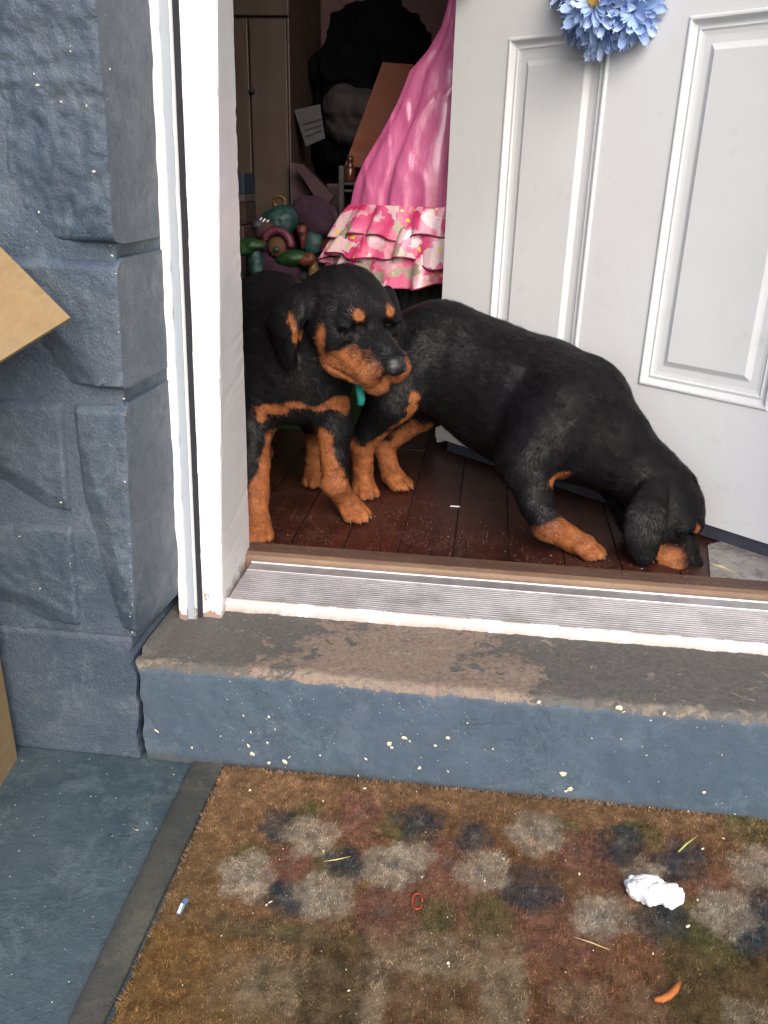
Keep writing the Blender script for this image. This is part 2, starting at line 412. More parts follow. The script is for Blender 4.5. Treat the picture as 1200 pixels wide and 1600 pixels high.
# top course visible: tall block with slanted facets
put(-.672, CX, .840, 1.262, [(.03, .02, .020), (.030, .060, .036), (.12, -.05, .060)], yb=YB, corner=True, seed=1, amp=.0040)
put(-1.06, -.683, .840, 1.262, [(.05, .03, .020), (-.05, .06, .03)], seed=2)
# second course
put(-.85, CX, .645, .822, [(.0, .0, .017), (.11, .040, -.0060)], yb=YB, corner=True, seed=3, amp=.0022)
put(-1.25, -.862, .645, .822, [(.02, .0, .02)], seed=4)
# third: tall corner block with a diagonal ridge, two half blocks beside it
put(-.602, CX, .252, .624, [(.004, .0, .015), (.034, .034, .0135)], yb=YB, corner=True, seed=5, amp=.0016)
put(-.80, -.617, .450, .624, [(.0, .0, .011), (.030, .050, .016)], seed=6, amp=.002)
put(-.80, -.617, .252, .430, [(.0, .0, .010), (.016, .045, .019)], seed=7, amp=.002)
put(-1.25, -.818, .252, .624, [(.02, .0, .02), (-.04, .1, .03)], seed=8)
# courses above the picture and further left
for zc in (1.275, 1.475, 1.675, 1.875, 2.075, 2.275, 2.475):
    put(-.92, CX, zc+g, zc+.19, [(.02, .03, .03), (-.05, .02, .04)], yb=YB, corner=True, seed=int(zc*40), amp=.004)
    put(-1.33, -.935, zc+g, zc+.19, [(.02, .03, .03), (-.05, .02, .04)], seed=int(zc*30), amp=.004)
for i, zc in enumerate((.25, .45, .65, .85, 1.05, 1.275, 1.475, 1.675, 1.875, 2.075, 2.275, 2.475)):
    for j in range(3):
        xo = -1.345-.415*j+(.0 if i % 2 else 0); put(xo-.40, xo, zc+g, zc+.19, [(.02, .03, .03), (-.05, .02, .04)], seed=50+i*3+j, amp=.004)
# crack between the base block and the doorstep
def crack(z):
    z = np.asarray(z, float); P = np.stack([z*0, z*0, z], -1)
    return .006*vnoise(P, 28, 5)+.0035*vnoise(P, 90, 6)+.014*np.clip(.12-z, -1, .12)
CRX = -.533
zq = np.linspace(0, 1, 40)
put(-1.00, CRX-.0014, -.004, .240, [(.0, .0, -.0008)], seed=11, amp=.0012, jag=lambda z: crack(z), sharp_right=True)
for j in range(3): put(-1.42-.41*j, -1.015-.41*j, -.004, .243, [(0, 0, .006)], seed=12+j, amp=.002)
# mortar body behind the blocks
mo = MB(); V = lambda L: lean(np.array(L))
mo.loft([(-2.6, 1.0940), (-.5250, 1.0940), (-.5110, 1.245), (-.5110, 1.40), (-2.6, 1.40)], .243, [(-2.6+.11*1, 1.0940)][:0]+[(-2.6+.11, 1.0940), (-.5250+.11, 1.0940), (-.5110+.11-.053, 1.245), (-.5110+.11-.053, 1.40), (-2.6+.11, 1.40)], 2.66)
mo.build('mortar', M_block, wallo)

# wall over and right of the opening (outside the frame)
wr = thing('block_wall', 'blue grey painted block wall above and right of the doorway', 'wall', (1.7, 1.2, 0))
b = MB(); b.box((.84, 1.10, 0), (2.8, 1.38, 2.8)); b.build('wall_body', M_block, wr)
b = MB(); b.box((-.52, 1.10, 2.45), (.84, 1.38, 2.8)); b.build('lintel', M_block, wr)
for zc in np.arange(0, 2.7, .2):
    for xc in np.arange(.85, 2.7, .4):
        b = MB(); b.box((xc+.005, 1.085, zc+.005), (xc+.395, 1.10, zc+.195)); b.build('block', M_block, wr, bevel=.006)

# ------------------------------------------------------------------ doorstep
st = thing('doorstep', 'raised concrete doorstep with worn brown top and chipped blue grey riser', 'step', (.1, 1.2, 0))
nx = 420; XS = np.linspace(-.531, 1.2, nx)
prof = []
for t in np.linspace(0, 1, 34): prof.append((1.098, .0+.175*t, 0))
for t in np.linspace(0, 1, 10)[1:]: a = t*math.pi/2; prof.append((1.098+.018*(1-math.cos(a)), .175+.018*math.sin(a), t))
for t in np.linspace(0, 1, 34)[1:]: prof.append((1.116+.19*t, .193, 1))
prof = np.array(prof)
P = np.zeros((len(prof), nx, 3)); P[..., 0] = XS[None]; P[..., 1] = prof[:, 0:1]; P[..., 2] = prof[:, 1:2]
nz_ = fbm(P, 14, 4, 21)*.0013+fbm(P, 70, 3, 24)*.0006
chip = np.clip(fbm(P*V3(1, .01, .01), 40, 3, 29)-.35, 0, 1)*.006
band = np.exp(-((P[..., 1]-1.104)/.008)**2)*np.exp(-((P[..., 2]-.187)/.012)**2)
P[..., 1] += nz_+chip*band; P[..., 2] += np.where(P[..., 1] > 1.11, nz_, 0)-chip*band
P[..., 2] += .004*(XS[None]+.5)*(P[..., 2] > .1)*(prof[:, 1:2]/.193)
e = np.clip(1-(XS+.531)/.04, 0, 1)[None]; P[..., 0] += e*crack(P[..., 2])*(P[..., 1] < 1.12)
# fillet against the block return
P[..., 2] += .012*np.clip(1-(XS[None]+.531)/.022, 0, 1)*(P[..., 1] > 1.125)
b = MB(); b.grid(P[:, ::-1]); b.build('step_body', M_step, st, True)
b = MB(); b.box((-.535, 1.118, -.01), (1.2, 1.5, .185)); b.build('step_core', M_dark, st)
# chipped paint flakes lying proud on riser and blocks (real thin chips)
M_fleck = plain('bare_chip', srgb(196, 188, 166), .8, .2)
def flake(b, c, nrm, r, k=7):
    nrm = n3(nrm); u = n3(np.cross(nrm, (.1, .2, .97) if abs(nrm[2]) < .9 else (1, 0, 0))); v = np.cross(nrm, u)
    st_ = random.uniform(.35, 1); a0 = random.random()*6
    ring = []
    for i in range(k):
        a = 2*math.pi*i/k; q = r*random.uniform(.55, 1.1); x_, y_ = q*math.cos(a), q*st_*math.sin(a)
        ring.append(c+u*(x_*math.cos(a0)-y_*math.sin(a0))+v*(x_*math.sin(a0)+y_*math.cos(a0)))
    b.add([c+nrm*.0009]+[p+nrm*.0003 for p in ring], [(0, i+1, (i+1) % k+1) for i in range(k)])
b = MB()
for (px, py, r) in [(388, 1165, 5), (395, 1178, 5), (392, 1144, 3), (430, 1140, 2.5), (418, 1160, 3), (445, 1190, 5), (452, 1183, 3), (420, 1192, 4), (608, 1162, 6), (612, 1168, 3), (632, 1153, 6), (640, 1158, 3), (680, 1165, 3), (700, 1153, 4), (572, 1186, 4), (655, 1200, 4), (700, 1205, 3), (770, 1170, 3), (880, 1210, 7), (890, 1233, 6), (884, 1236, 4), (968, 1106, 6), (975, 1112, 4), (1038, 1115, 5), (842, 1097, 4), (1100, 1238, 3), (1128, 1180, 2), (420, 1120, 3), (245, 1142, 5), (380, 1118, 3), (550, 1225, 2), (600, 1225, 2), (500, 1180, 2), (730, 1130, 2), (560, 1212, 3), (1010, 1180, 2), (300, 1168, 2.5), (345, 1150, 2)]:
    p = at(px, py, y=1.0955); flake(b, p, (0, -1, 0), r*.00105)
for i in range(150):
    px = random.choice([random.uniform(240, 1200), random.gauss(420, 60), random.gauss(640, 60)]); 
    if px < 235: continue
    top = 1040+(px-215)*.075; py = random.uniform(top+10, top+150)
    p = at(px, py, y=1.0955)
    if p[2] > .01: flake(b, p, (0, -1, 0), random.uniform(.0005, .0013), 5)
tag(b.build('paint_chips', M_fleck, st), None, None, None, 'stuff')
b = MB()
for i in range(70):
    z_ = random.uniform(.26, 1.1) if i < 75 else random.uniform(.25, .64); x_ = CX+random.gauss(0, .003)-abs(random.gauss(0, .002))
    p = lean(V3(x_, 1.078, z_)); 
    if random.random() < .35: p = p+V3(-random.uniform(0, .2), 0, 0)
    flake(b, p+V3(0, -.001, 0), (.3, -1, 0), random.choice([.0005, .0007, .0009, .0012, .0018]), 6)
for (px, py, r) in [(59, 133, 4), (110, 72, 2), (110, 80, 1.5), (147, 268, 3.5), (135, 165, 2), (172, 108, 2), (95, 550+500/2.13, 3)]:
    p = at(px, py, y=1.05); flake(b, p, (0, -1, 0), r*.0009)
FLW = (b, )

# ------------------------------------------------------------------ door frame and threshold
fr = thing('door_frame', 'peeling white door frame between the block wall and the doorway', 'door frame', (-.47, 1.3, .19))
ZT = 2.42; LS = LEAN*(ZT-.193)
def post(name, pb, pt, m, z0=.19, rough=.0012, seed=0, n=220, parent=fr, back=True):
    """vertical member lofted between plan polygons with worn edges"""
    pb = np.array(pb, float); pt = np.array(pt, float); k = len(pb)
    # densify polygon edges
    def dens(p):
        o = []
        for i in range(k):
            a, c = p[i], p[(i+1) % k]
            for t in (0, .06, .5, .94): o.append(a+(c-a)*t)
        return np.array(o)
    A, Bq = dens(pb), dens(pt); K = len(A); zs = np.linspace(z0, ZT, n)
    tt = ((zs-z0)/(ZT-z0))[:, None, None]
    PL = A[None]*(1-tt)+Bq[None]*tt; P = np.concatenate([PL, np.broadcast_to(zs[:, None, None], (n, K, 1))], -1)
    P = P.copy(); q = P.copy(); q[..., 0] += seed
    cor = np.array([1. if i % 4 in (0,) else (.7 if i % 4 in (1, 3) else .25) for i in range(K)])[None]
    ch_ = np.clip(fbm(q, 38, 4, seed)-.25, 0, 1)*2.2+.25*fbm(q, 9, 2, seed); P[..., 0] -= ch_*rough*cor; P[..., 1] += np.abs(fbm(q+5, 60, 3, seed+3))*rough*.5*cor
    f = [(i*K+j, i*K+(j+1) % K, (i+1)*K+(j+1) % K, (i+1)*K+j) for i in range(n-1) for j in range(K)]
    f.append(tuple((n-1)*K+j for j in range(K)))
    b = MB(); b.add(P.reshape(-1, 3), f); return b.build(name, m, parent)
LM = .0245*(ZT-.193)
def top(p, dw=0): return [(x+LM, y) for (x, y) in p]
p = [(-.512, 1.243), (-.497, 1.240), (-.497, 1.30), (-.514, 1.30)]; post('brick_mould', p, top(p, .002), M_trim, seed=3, rough=.0016)
p = [(-.497, 1.246), (-.4835, 1.248), (-.4835, 1.30), (-.497, 1.30)]; post('channel_strip', p, top(p, .002), M_chan, seed=4, rough=.0005)
p = [(-.4835, 1.245), (-.4815, 1.245), (-.4815, 1.26), (-.4835, 1.26)]; post('inner_bead', p, top(p, .001), M_trim, seed=5, rough=.001)
p = [(-.514, 1.335), (-.466, 1.335), (-.466, 1.44), (-.514, 1.44)]; post('frame_backing', p, top(p), M_dark, seed=6, rough=.0)
p = [(-.4812, 1.253), (-.4728, 1.254), (-.4728, 1.33), (-.4812, 1.33)]; post('gap_shade_strip', p, top(p), M_dark, seed=7, rough=.0004)  # near-black strip filling the gap beside the jamb, standing in for its shade
# main jamb; front face white, side face weathered, its shade put into greyer paint
jb = [(-.4725, 1.256), (-.4400, 1.256), (-.4400, 1.262), (-.4725, 1.262)]; post('jamb_face', jb, [(jb[0][0]+LM, 1.256), (jb[1][0]+.0445*2.227, 1.256), (jb[2][0]+.0445*2.227, 1.262), (jb[3][0]+LM, 1.262)], M_trim, seed=8, rough=.0024)
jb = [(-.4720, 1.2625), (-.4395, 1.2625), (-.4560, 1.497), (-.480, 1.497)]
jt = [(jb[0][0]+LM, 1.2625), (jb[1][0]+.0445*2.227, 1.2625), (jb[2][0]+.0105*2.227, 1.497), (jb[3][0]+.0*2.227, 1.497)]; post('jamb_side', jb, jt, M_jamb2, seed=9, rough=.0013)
# right jamb and head, outside the frame
b = MB(); b.box((.70, 1.25, .19), (.84, 1.5, 2.42)); b.build('jamb', M_trim, fr, bevel=.002)
b = MB(); b.box((-.52, 1.25, 2.42), (.84, 1.5, 2.46)); b.build('head_jamb', M_trim, fr, bevel=.002)

th = thing('threshold', 'ribbed aluminium threshold with white front lip and wooden saddle strip', 'threshold', (.12, 1.4, .19))
xl, xr = -.4385, .70
# white lip, slightly broken caulk line
n = 500; X = np.linspace(xl-.002, xr, n); b = MB(); P = np.zeros((7, n, 3)); P[..., 0] = X
pr = [(1.2880, .188), (1.2850, .193), (1.2860, .205), (1.2885, .2095), (1.293, .2125), (1.2975, .2145), (1.2985, .208)]
for i, (y_, z_) in enumerate(pr): P[i, :, 1] = y_; P[i, :, 2] = z_
P[:2, :, 1] -= (.002*fbm(P[:2], 30, 3, 41)+.0018*fbm(P[:2], 120, 2, 43)); P[:4, :, 1] -= .0006*fbm(P[:4], 60, 2, 45)
b.grid(P[:, ::-1]); b.build('white_lip', M_lip, th, True)
# plate with ribs: one extruded profile
pr = [(1.2965, .2125), (1.3015, .2130)]
y0 = 1.3035
pr2 = []
for i in range(15):
    yy = y0+i*.0077; pr2 += [(yy, .2085), (yy+.0010, .2136), (yy+.0030, .2136), (yy+.0040, .2085), (yy+.0074, .2085)]
pr = [(1.2962, .190), (1.2962, .2118), (1.3022, .2125)]+[(y_, z_) for y_, z_ in pr2]+[(1.4205, .2125), (1.448, .2135), (1.4495, .2155), (1.4535, .2155), (1.4545, .2100), (1.4545, .19)]
def extr(pr, x0, x1, name, m, parent, sm=False, nn=2):
    pr = np.array(pr); X = np.linspace(x0, x1, nn); P = np.zeros((len(pr), nn, 3)); P[..., 0] = X; P[..., 1] = pr[:, :1]; P[..., 2] = pr[:, 1:]
    b = MB(); b.grid(P[:, ::-1]); K = len(pr); b.f.append(tuple(i*nn+nn-1 for i in range(K))); b.f.append(tuple(i*nn for i in range(K-1, -1, -1))); return b.build(name, m, parent, sm)
extr(pr, xl, xr, 'ribbed_plate', M_alu, th)
extr([(1.4555, .19), (1.4555, .2205), (1.4600, .2245), (1.4760, .2255), (1.4760, .19)], -.452, .705, 'saddle_front', M_striptan, th)
extr([(1.4765, .19), (1.4765, .2262), (1.5220, .2240), (1.5300, .2170), (1.5305, .19)], -.458, .71, 'saddle_strip', M_strip, th)
for q in ((975, 896), (1069, 901), (700, 884)):
    p = at(*q, z=.226); b = MB(); b.ball(p, (.006, .004, .001), 12, 6); b.build('screw_head', M_strip, th, True)

# ------------------------------------------------------------------ open door
DP0 = V3(-.134, 2.272, .245); DU = n3((.766, -.642, 0)); DN = V3(DU[1], -DU[0], 0)   # DN faces the porch
DW = 1.07
door = thing('front_door', 'pale grey white panelled front door standing half open into the room', 'door', (.686, 1.585, ZF))
def dpt(u, v, n): return DP0+DU*u+V3(0, 0, v)+DN*n
# front skin as height field grid with moulded panels
DH = 2.08
pans = []
for (u0, u1) in ((.170, .442), (.611, .902)):
    pans += [(u0, u1, .27, .98), (u0, u1, 1.10, 1.66), (u0, u1, 1.76, 1.98)]
us = np.unique(np.round(np.concatenate([np.linspace(0, DW, 60)]+[np.arange(p[0]-.004, p[0]+.075, .0016) for p in pans[::3]]+[np.arange(p[1]-.075, p[1]+.004, .0016) for p in pans[::3]]), 4))
vs = np.unique(np.round(np.concatenate([np.linspace(0, DH, 60)]+[np.arange(p[2]-.004, p[2]+.075, .0018) for p in pans[:3]]+[np.arange(p[3]-.075, p[3]+.004, .0018) for p in pans[:3]]), 4))
U, Vv = np.meshgrid(us, vs, indexing='ij'); Hh = np.zeros_like(U)
prof_d = np.array([(-1, 0), (0, 0), (.003, .0035), (.007, .0035), (.012, -.004), (.016, -.0065), (.019, -.0065), (.022, -.0035), (.026, -.0060), (.034, -.0072), (.048, -.0072), (.053, -.005), (.060, -.0008), (.064, -.0008), (9, -.0008)])
for (u0, u1, v0, v1) in pans:
    d = np.minimum.reduce([U-u0, u1-U, Vv-v0, v1-Vv]); hv = np.interp(d, prof_d[:, 0], prof_d[:, 1]); Hh = np.where(d > 0, hv, Hh)
Pd = DP0+U[..., None]*DU+Vv[..., None]*V3(0, 0, 1)+(Hh*1.25)[..., None]*DN
dsk = MB(); dsk.grid(Pd); 
def dbox(u0, u1, v0, v1, n0, n1, name, m, bevel=0, parent=door):
    b = MB(); c = [dpt(u, v, q) for v in (v0, v1) for (u, q) in ((u0, n1), (u1, n1), (u1, n0), (u0, n0))]
    b.add(c, [(0, 1, 5, 4), (1, 2, 6, 5), (2, 3, 7, 6), (3, 0, 4, 7), (0, 3, 2, 1), (4, 5, 6, 7)]); return b.build(name, m, parent, bevel=bevel)
# the skin (frame of the door) and the six raised panels are separate parts
inside = np.zeros(U.shape, bool); pid = np.full(U.shape, -1)
for i, (u0, u1, v0, v1) in enumerate(pans):
    ins = (U >= u0-1e-6) & (U <= u1+1e-6) & (Vv >= v0-1e-6) & (Vv <= v1+1e-6); pid[ins] = i
a_, b_ = U.shape
F_all = [(i*b_+j, i*b_+j+1, (i+1)*b_+j+1, (i+1)*b_+j) for i in range(a_-1) for j in range(b_-1)]
pf_ = pid.ravel(); Pv = Pd.reshape(-1, 3)
groups = {}
for f in F_all:
    ids = {pf_[k_] for k_ in f}; k_ = list(ids)[0] if len(ids) == 1 else -1; groups.setdefault(k_, []).append(f)
for k_, fs in groups.items():
    used = sorted({v for f in fs for v in f}); mp = {v: i for i, v in enumerate(used)}
    mesh('door_skin' if k_ < 0 else 'panel', Pv[used], [tuple(mp[v] for v in f[::-1]) for f in fs], M_door, door)
dbox(0, DW, 0, DH, -.044, -.012, 'door_core', M_door)
for (a0, a1, c0, c1) in ((0, .004, 0, DH), (DW-.004, DW, 0, DH), (.004, DW-.004, 0, .004), (.004, DW-.004, DH-.004, DH)):
    dbox(a0-.0004, a1+.0004, c0-.0004, c1+.0004, -.012, -.0002, 'door_edge', M_door)
M_rub = plain('sweep_rubber', srgb(56, 58, 72), .6, .2)
dbox(.001, .011, -.014, -.0005, -.040, -.004, 'edge_cap', M_door)
dbox(.045, DW-.01, -.030, -.001, -.034, -.004, 'door_sweep', M_rub)
b = MB(); b.ball(dpt(.075, .72, .06), (.028, .028, .028), 20, 14); b.tube([dpt(.075, .72, 0), dpt(.075, .72, .05)], .012, 12)
M_brass = N('brass').out((.55, .40, .16), .3, None, Metallic=1.0)
# (door knob sits above the picture)
b = MB(); kc = dpt(.07, .68+.45, .05); b.ball(kc, .027, 20, 14); b.tube([dpt(.07, 1.13, -.002), kc], .012, 12); b.build('door_knob', M_brass, door, True)
for v in (.2, 1.0, 1.8):
    b = MB(); b.tube([dpt(DW+.006, v, -.004), dpt(DW+.006, v+.09, -.004)], .006, 10); b.build('hinge', M_brass, door)

# ------------------------------------------------------------------ flower decoration on the door
M_petal = N('blue_petal')
def _pet():
    m = M_petal; oi = m.new('ShaderNodeObjectInfo'); n_ = m.noise(60, 4)
    base = m.mix(oi.outputs['Random'], srgb(158, 188, 234), srgb(200, 220, 250))
    base = m.mix(m.map(n_, .35, .7, 0, .5), base, srgb(128, 156, 216))
    return m.out(base, .7, None, Subsurface_Weight=0.0)
_pet(); M_petal = M_petal.m
flw = thing('flower_decoration', 'bunch of pale blue cloth daisies pinned on the white door', 'artificial flower', at(948, 12, pl=(DP0, DN)))
def petal_mesh(L, wd, cup, curl, seed):
    a, c = 9, 5; P = np.zeros((a, c, 3))
    for i in range(a):
        t = i/(a-1); ww = .82*wd*math.sin(math.pi*min(1, .12+t*.86))**.65*(.55+.6*t)*(1 if t < .95 else .7)
        for j in range(c):
            s = (j/(c-1)-.5)*2; P[i, j] = (L*t, s*ww, cup*s*s*ww+curl*L*t*t+.1*wd*math.sin(s*5+seed)*t)
        if i == a-1: P[i, :, 0] -= .08*L*np.abs(np.linspace(-1, 1, c))*(1.2)
    b = MB(); b.grid(P); b.grid(P[:, ::-1]+V3(0, 0, -.0006)); return b
pet = []
for s in range(6):
    o = petal_mesh(1, .17+.03*(s % 3), .5+.2*(s % 2), (-.15, .1, .3, -.3, .05, .2)[s], s*1.7).build('petal', M_petal, None, True); pet.append(o.data); bpy.data.objects.remove(o)
M_yel = plain('yellow_centre', srgb(214, 168, 84), .8, .4, 200, .6)
def daisy(c, nrm, R, cnt, lay=3, heart=True):
    nrm = n3(nrm); u = n3(np.cross(nrm, (0, 0, 1))); v = np.cross(nrm, u)
    for l in range(lay):
        for k_ in range(cnt):
            a = 2*math.pi*(k_+.5*l+random.uniform(-.25, .25))/cnt; L = R*(1-.16*l)*random.uniform(.85, 1.08)
            el = .12+.30*l+random.uniform(-.12, .14)
            d = n3((u*math.cos(a)+v*math.sin(a))*math.cos(el)+nrm*math.sin(el)); sd_ = n3(np.cross(nrm, d)); up = np.cross(d, sd_)
            tw = random.uniform(-.4, .4); s2 = sd_*math.cos(tw)+up*math.sin(tw); up2 = np.cross(d, s2)
            o = bpy.data.objects.new('petal', random.choice(pet)); COL.objects.link(o); o.parent = flw
            p0 = c+d*R*.10-np.array(flw.location)+nrm*.003*l
            mt = Matrix(((d[0]*L, s2[0]*L, up2[0]*L, p0[0]), (d[1]*L, s2[1]*L, up2[1]*L, p0[1]), (d[2]*L, s2[2]*L, up2[2]*L, p0[2]), (0, 0, 0, 1)))
            o.matrix_local = mt
    if heart: b = MB(); b.ball(c+nrm*.012, (R*.24, R*.24, R*.24), 16, 10, amp=.15, seed=3, fs=200); b.build('flower_centre', M_yel, flw, True)
fc = at(942, 2, pl=(DP0+DN*.05, DN))
daisy(fc+DN*.015, n3(DN+V3(0, 0, -.1)+DU*.12), .072, 20)
for (px, py, R, off) in ((908, 22, .060, .022), (948, 42, .064, .03), (988, 16, .066, .03), (922, 42, .050, .02), (995, -40, .07, .03), (905, -40, .07, .02), (950, -60, .07, .02)):
    c = at(px, py, pl=(DP0+DN*off, DN)); o_ = n3(c-(fc-DN*.04)); daisy(c, n3(DN*.7+o_*.75), R, 18, 3, False)
#PART2
# ------------------------------------------------------------------ signed distance modelling for the animals
def surface_nets(D, org, h):
    s = D < 0; nx, ny, nz = D.shape
    c = np.zeros((nx-1, ny-1, nz-1), np.int8)
    for dx in (0, 1):
        for dy in (0, 1):
            for dz in (0, 1): c += s[dx:nx-1+dx, dy:ny-1+dy, dz:nz-1+dz]
    act = (c > 0) & (c < 8); idx = np.full(act.shape, -1, np.int64); cells = np.argwhere(act); idx[act] = np.arange(len(cells))
    acc = np.zeros((len(cells), 3)); cnt = np.zeros(len(cells)); i, j, k = cells.T
    corners = [(a, b, d) for a in (0, 1) for b in (0, 1) for d in (0, 1)]
    for p in corners:
        for ax in range(3):
            if p[ax] == 0:
                q = list(p); q[ax] = 1
                a = D[i+p[0], j+p[1], k+p[2]]; b = D[i+q[0], j+q[1], k+q[2]]; m = (a < 0) != (b < 0)
                t = np.where(m, a/np.where(m, a-b, 1), 0); pt = np.repeat(np.array([p], float), len(cells), 0); pt[:, ax] = t
                acc[m] += pt[m]; cnt[m] += 1
    Vt = (cells+acc/cnt[:, None])*h+org
    quads = []
    for ax in range(3):
        a = [slice(1, -1)]*3; a[ax] = slice(0, -1); b = [slice(1, -1)]*3; b[ax] = slice(1, None)
        A, B = s[tuple(a)], s[tuple(b)]; e = np.argwhere(A != B); fl_ = A[tuple(e.T)]
        off = np.array([1, 1, 1]); off[ax] = 0; e = e+off
        u, v = [(1, 2), (2, 0), (0, 1)][ax]
        def cell(du, dv):
            q = e.copy(); q[:, u] -= du; q[:, v] -= dv; return idx[tuple(q.T)]
        Q = np.stack([cell(1, 1), cell(0, 1), cell(0, 0), cell(1, 0)], 1)
        Q[~fl_] = Q[~fl_][:, ::-1]; quads.append(Q)
    return Vt, np.concatenate(quads)

class Body:
    def __init__(s): s.p = []; s.tan = []; s.cut = []
    def cap(s, a, b, ra, rb, k=.02, flow=None, tan=0):
        a, b = np.array(a, float), np.array(b, float)
        s.p.append(('c', a, b, ra, rb, k, np.array(flow, float) if flow is not None else (b-a), tan))
    def ell(s, c, r, R=None, k=.02, flow=(0, 0, -1), tan=0):
        s.p.append(('e', np.array(c, float), np.array(r, float), np.eye(3) if R is None else np.array(R, float), None, k, np.array(flow, float), tan))
    def chain(s, pts, rs, k=.02, tan=0):
        for i in range(len(pts)-1): s.cap(pts[i], pts[i+1], rs[i], rs[i+1], k, tan=tan)
    def dist(s, pr, P):
        if pr[0] == 'c':
            a, b, ra, rb = pr[1:5]; ab = b-a; t = np.clip((P-a)@ab/max(1e-9, ab@ab), 0, 1)
            return np.linalg.norm(P-a-t[..., None]*ab, axis=-1)-(ra+(rb-ra)*t)
        c, r, R = pr[1:4]; q = (P-c)@R          # R columns = local axes
        k0 = np.linalg.norm(q/r, axis=-1); k1 = np.linalg.norm(q/(r*r), axis=-1)
        return k0*(k0-1)/np.maximum(k1, 1e-9)
    def bounds(s, pr):
        if pr[0] == 'c': m = max(pr[3], pr[4]); return np.minimum(pr[1], pr[2])-m, np.maximum(pr[1], pr[2])+m
        m = pr[2].max(); return pr[1]-m, pr[1]+m
    def mesh(s, h=.004):
        lo = np.min([s.bounds(p)[0] for p in s.p], 0)-.03; hi = np.max([s.bounds(p)[1] for p in s.p], 0)+.03
        n = np.ceil((hi-lo)/h).astype(int)+1; D = np.full(n, .06, np.float64)
        ax = [lo[i]+h*np.arange(n[i]) for i in range(3)]
        for pr in s.p:
            k = pr[5]; a, b = s.bounds(pr); m = k+.02
            sl = tuple(slice(max(0, int((a[i]-m-lo[i])/h)), min(n[i], int((b[i]+m-lo[i])/h)+2)) for i in range(3))
            G = np.stack(np.meshgrid(*[ax[i][sl[i]] for i in range(3)], indexing='ij'), -1)
            d = s.dist(pr, G); o = D[sl]; hh = np.clip(.5+.5*(o-d)/k, 0, 1); D[sl] = o*(1-hh)+d*hh-k*hh*(1-hh)
        for (c, r, R, k) in s.cut:       # smooth subtraction of ellipsoids (creases, nostrils, mouth)
            pr = ('e', np.array(c), np.array(r), np.array(R), None, k); m = max(r)+.02
            sl = tuple(slice(max(0, int((c[i]-m-lo[i])/h)), min(n[i], int((c[i]+m-lo[i])/h)+2)) for i in range(3))
            G = np.stack(np.meshgrid(*[ax[i][sl[i]] for i in range(3)], indexing='ij'), -1)
            d = -s.dist(pr, G); o = D[sl]; hh = np.clip(.5-.5*(o-d)/k, 0, 1); D[sl] = o*(1-hh)+d*hh+k*hh*(1-hh)
        V, Q = surface_nets(D, lo, h)
        # signed gradient normals
        g = np.stack(np.gradient(D, h), -1); ii = np.clip(np.round((V-lo)/h).astype(int), 0, n-1); Nn = g[tuple(ii.T)]
        Nn /= np.maximum(np.linalg.norm(Nn, axis=1, keepdims=True), 1e-9)
        # nearest primitive -> flow and tan
        best = np.full(len(V), 9.); flow = np.zeros((len(V), 3)); tn = np.zeros(len(V)); wsum = np.full(len(V), 1e-9)
        for pr in s.p:
            d = s.dist(pr, V); w = np.exp(-np.clip(d, 0, 1)/.010)
            fl_ = pr[6]/max(1e-9, np.linalg.norm(pr[6])); flow += w[:, None]*fl_; tn += w*pr[7]; wsum += w
        flow /= wsum[:, None]; tn /= wsum
        tan = np.clip((tn-.5)/.25+.5, 0, 1)
        for (c, r, v) in s.tan:
            c = np.array(c); r = np.array(r if hasattr(r, '__len__') else (r,)*3)
            q = np.linalg.norm((V-c)/r, axis=1)+.25*fbm(V, 60, 3, 5)
            t = np.clip((1.28-q)/.65, 0, 1); tan = tan*(1-t)+v*t
        return V, Q, Nn, flow, tan

def mat_coat(name, fibre=False):
    m = N(name); a = m.attr('coat').outputs['Color']; sp = m.new('ShaderNodeSeparateColor'); m.link(a, sp.inputs[0])
    n_ = m.noise(34, 6, .75); r_ = sp.outputs[1]
    blk = m.mix(m.map(n_, .3, .7), (.0032, .0030, .0038), (.0065, .0060, .0072))
    tan = m.mix(m.map(n_, .3, .7), srgb(84, 48, 30), srgb(152, 92, 54))
    if fibre:
        blk = m.mix(r_, blk, (.014, .0132, .0155)); tan = m.mix(r_, tan, srgb(176, 120, 80))
    f = m.map(sp.outputs[0], .25, .75)
    col = m.mix(f, blk, tan)
    col = m.mix(sp.outputs[2], col, (.004, .0035, .004))
    m.b.inputs['Specular IOR Level'].default_value = .08 if not fibre else .20
    return m.out(col, .62 if not fibre else .42, None if fibre else m.bump(m.noise(400, 3), .3, .001))
M_skin = mat_coat('puppy_coat'); M_fur = mat_coat('puppy_fur', True)
M_nose = N('wet_nose'); M_nose.out((.004, .004, .005), .45, M_nose.bump(M_nose.noise(700, 2), .5, .0006)); M_nose = M_nose.m
M_eye = N('eye').out((.010, .006, .005), .25)
M_claw = N('claw').out(srgb(84, 72, 64), .5)

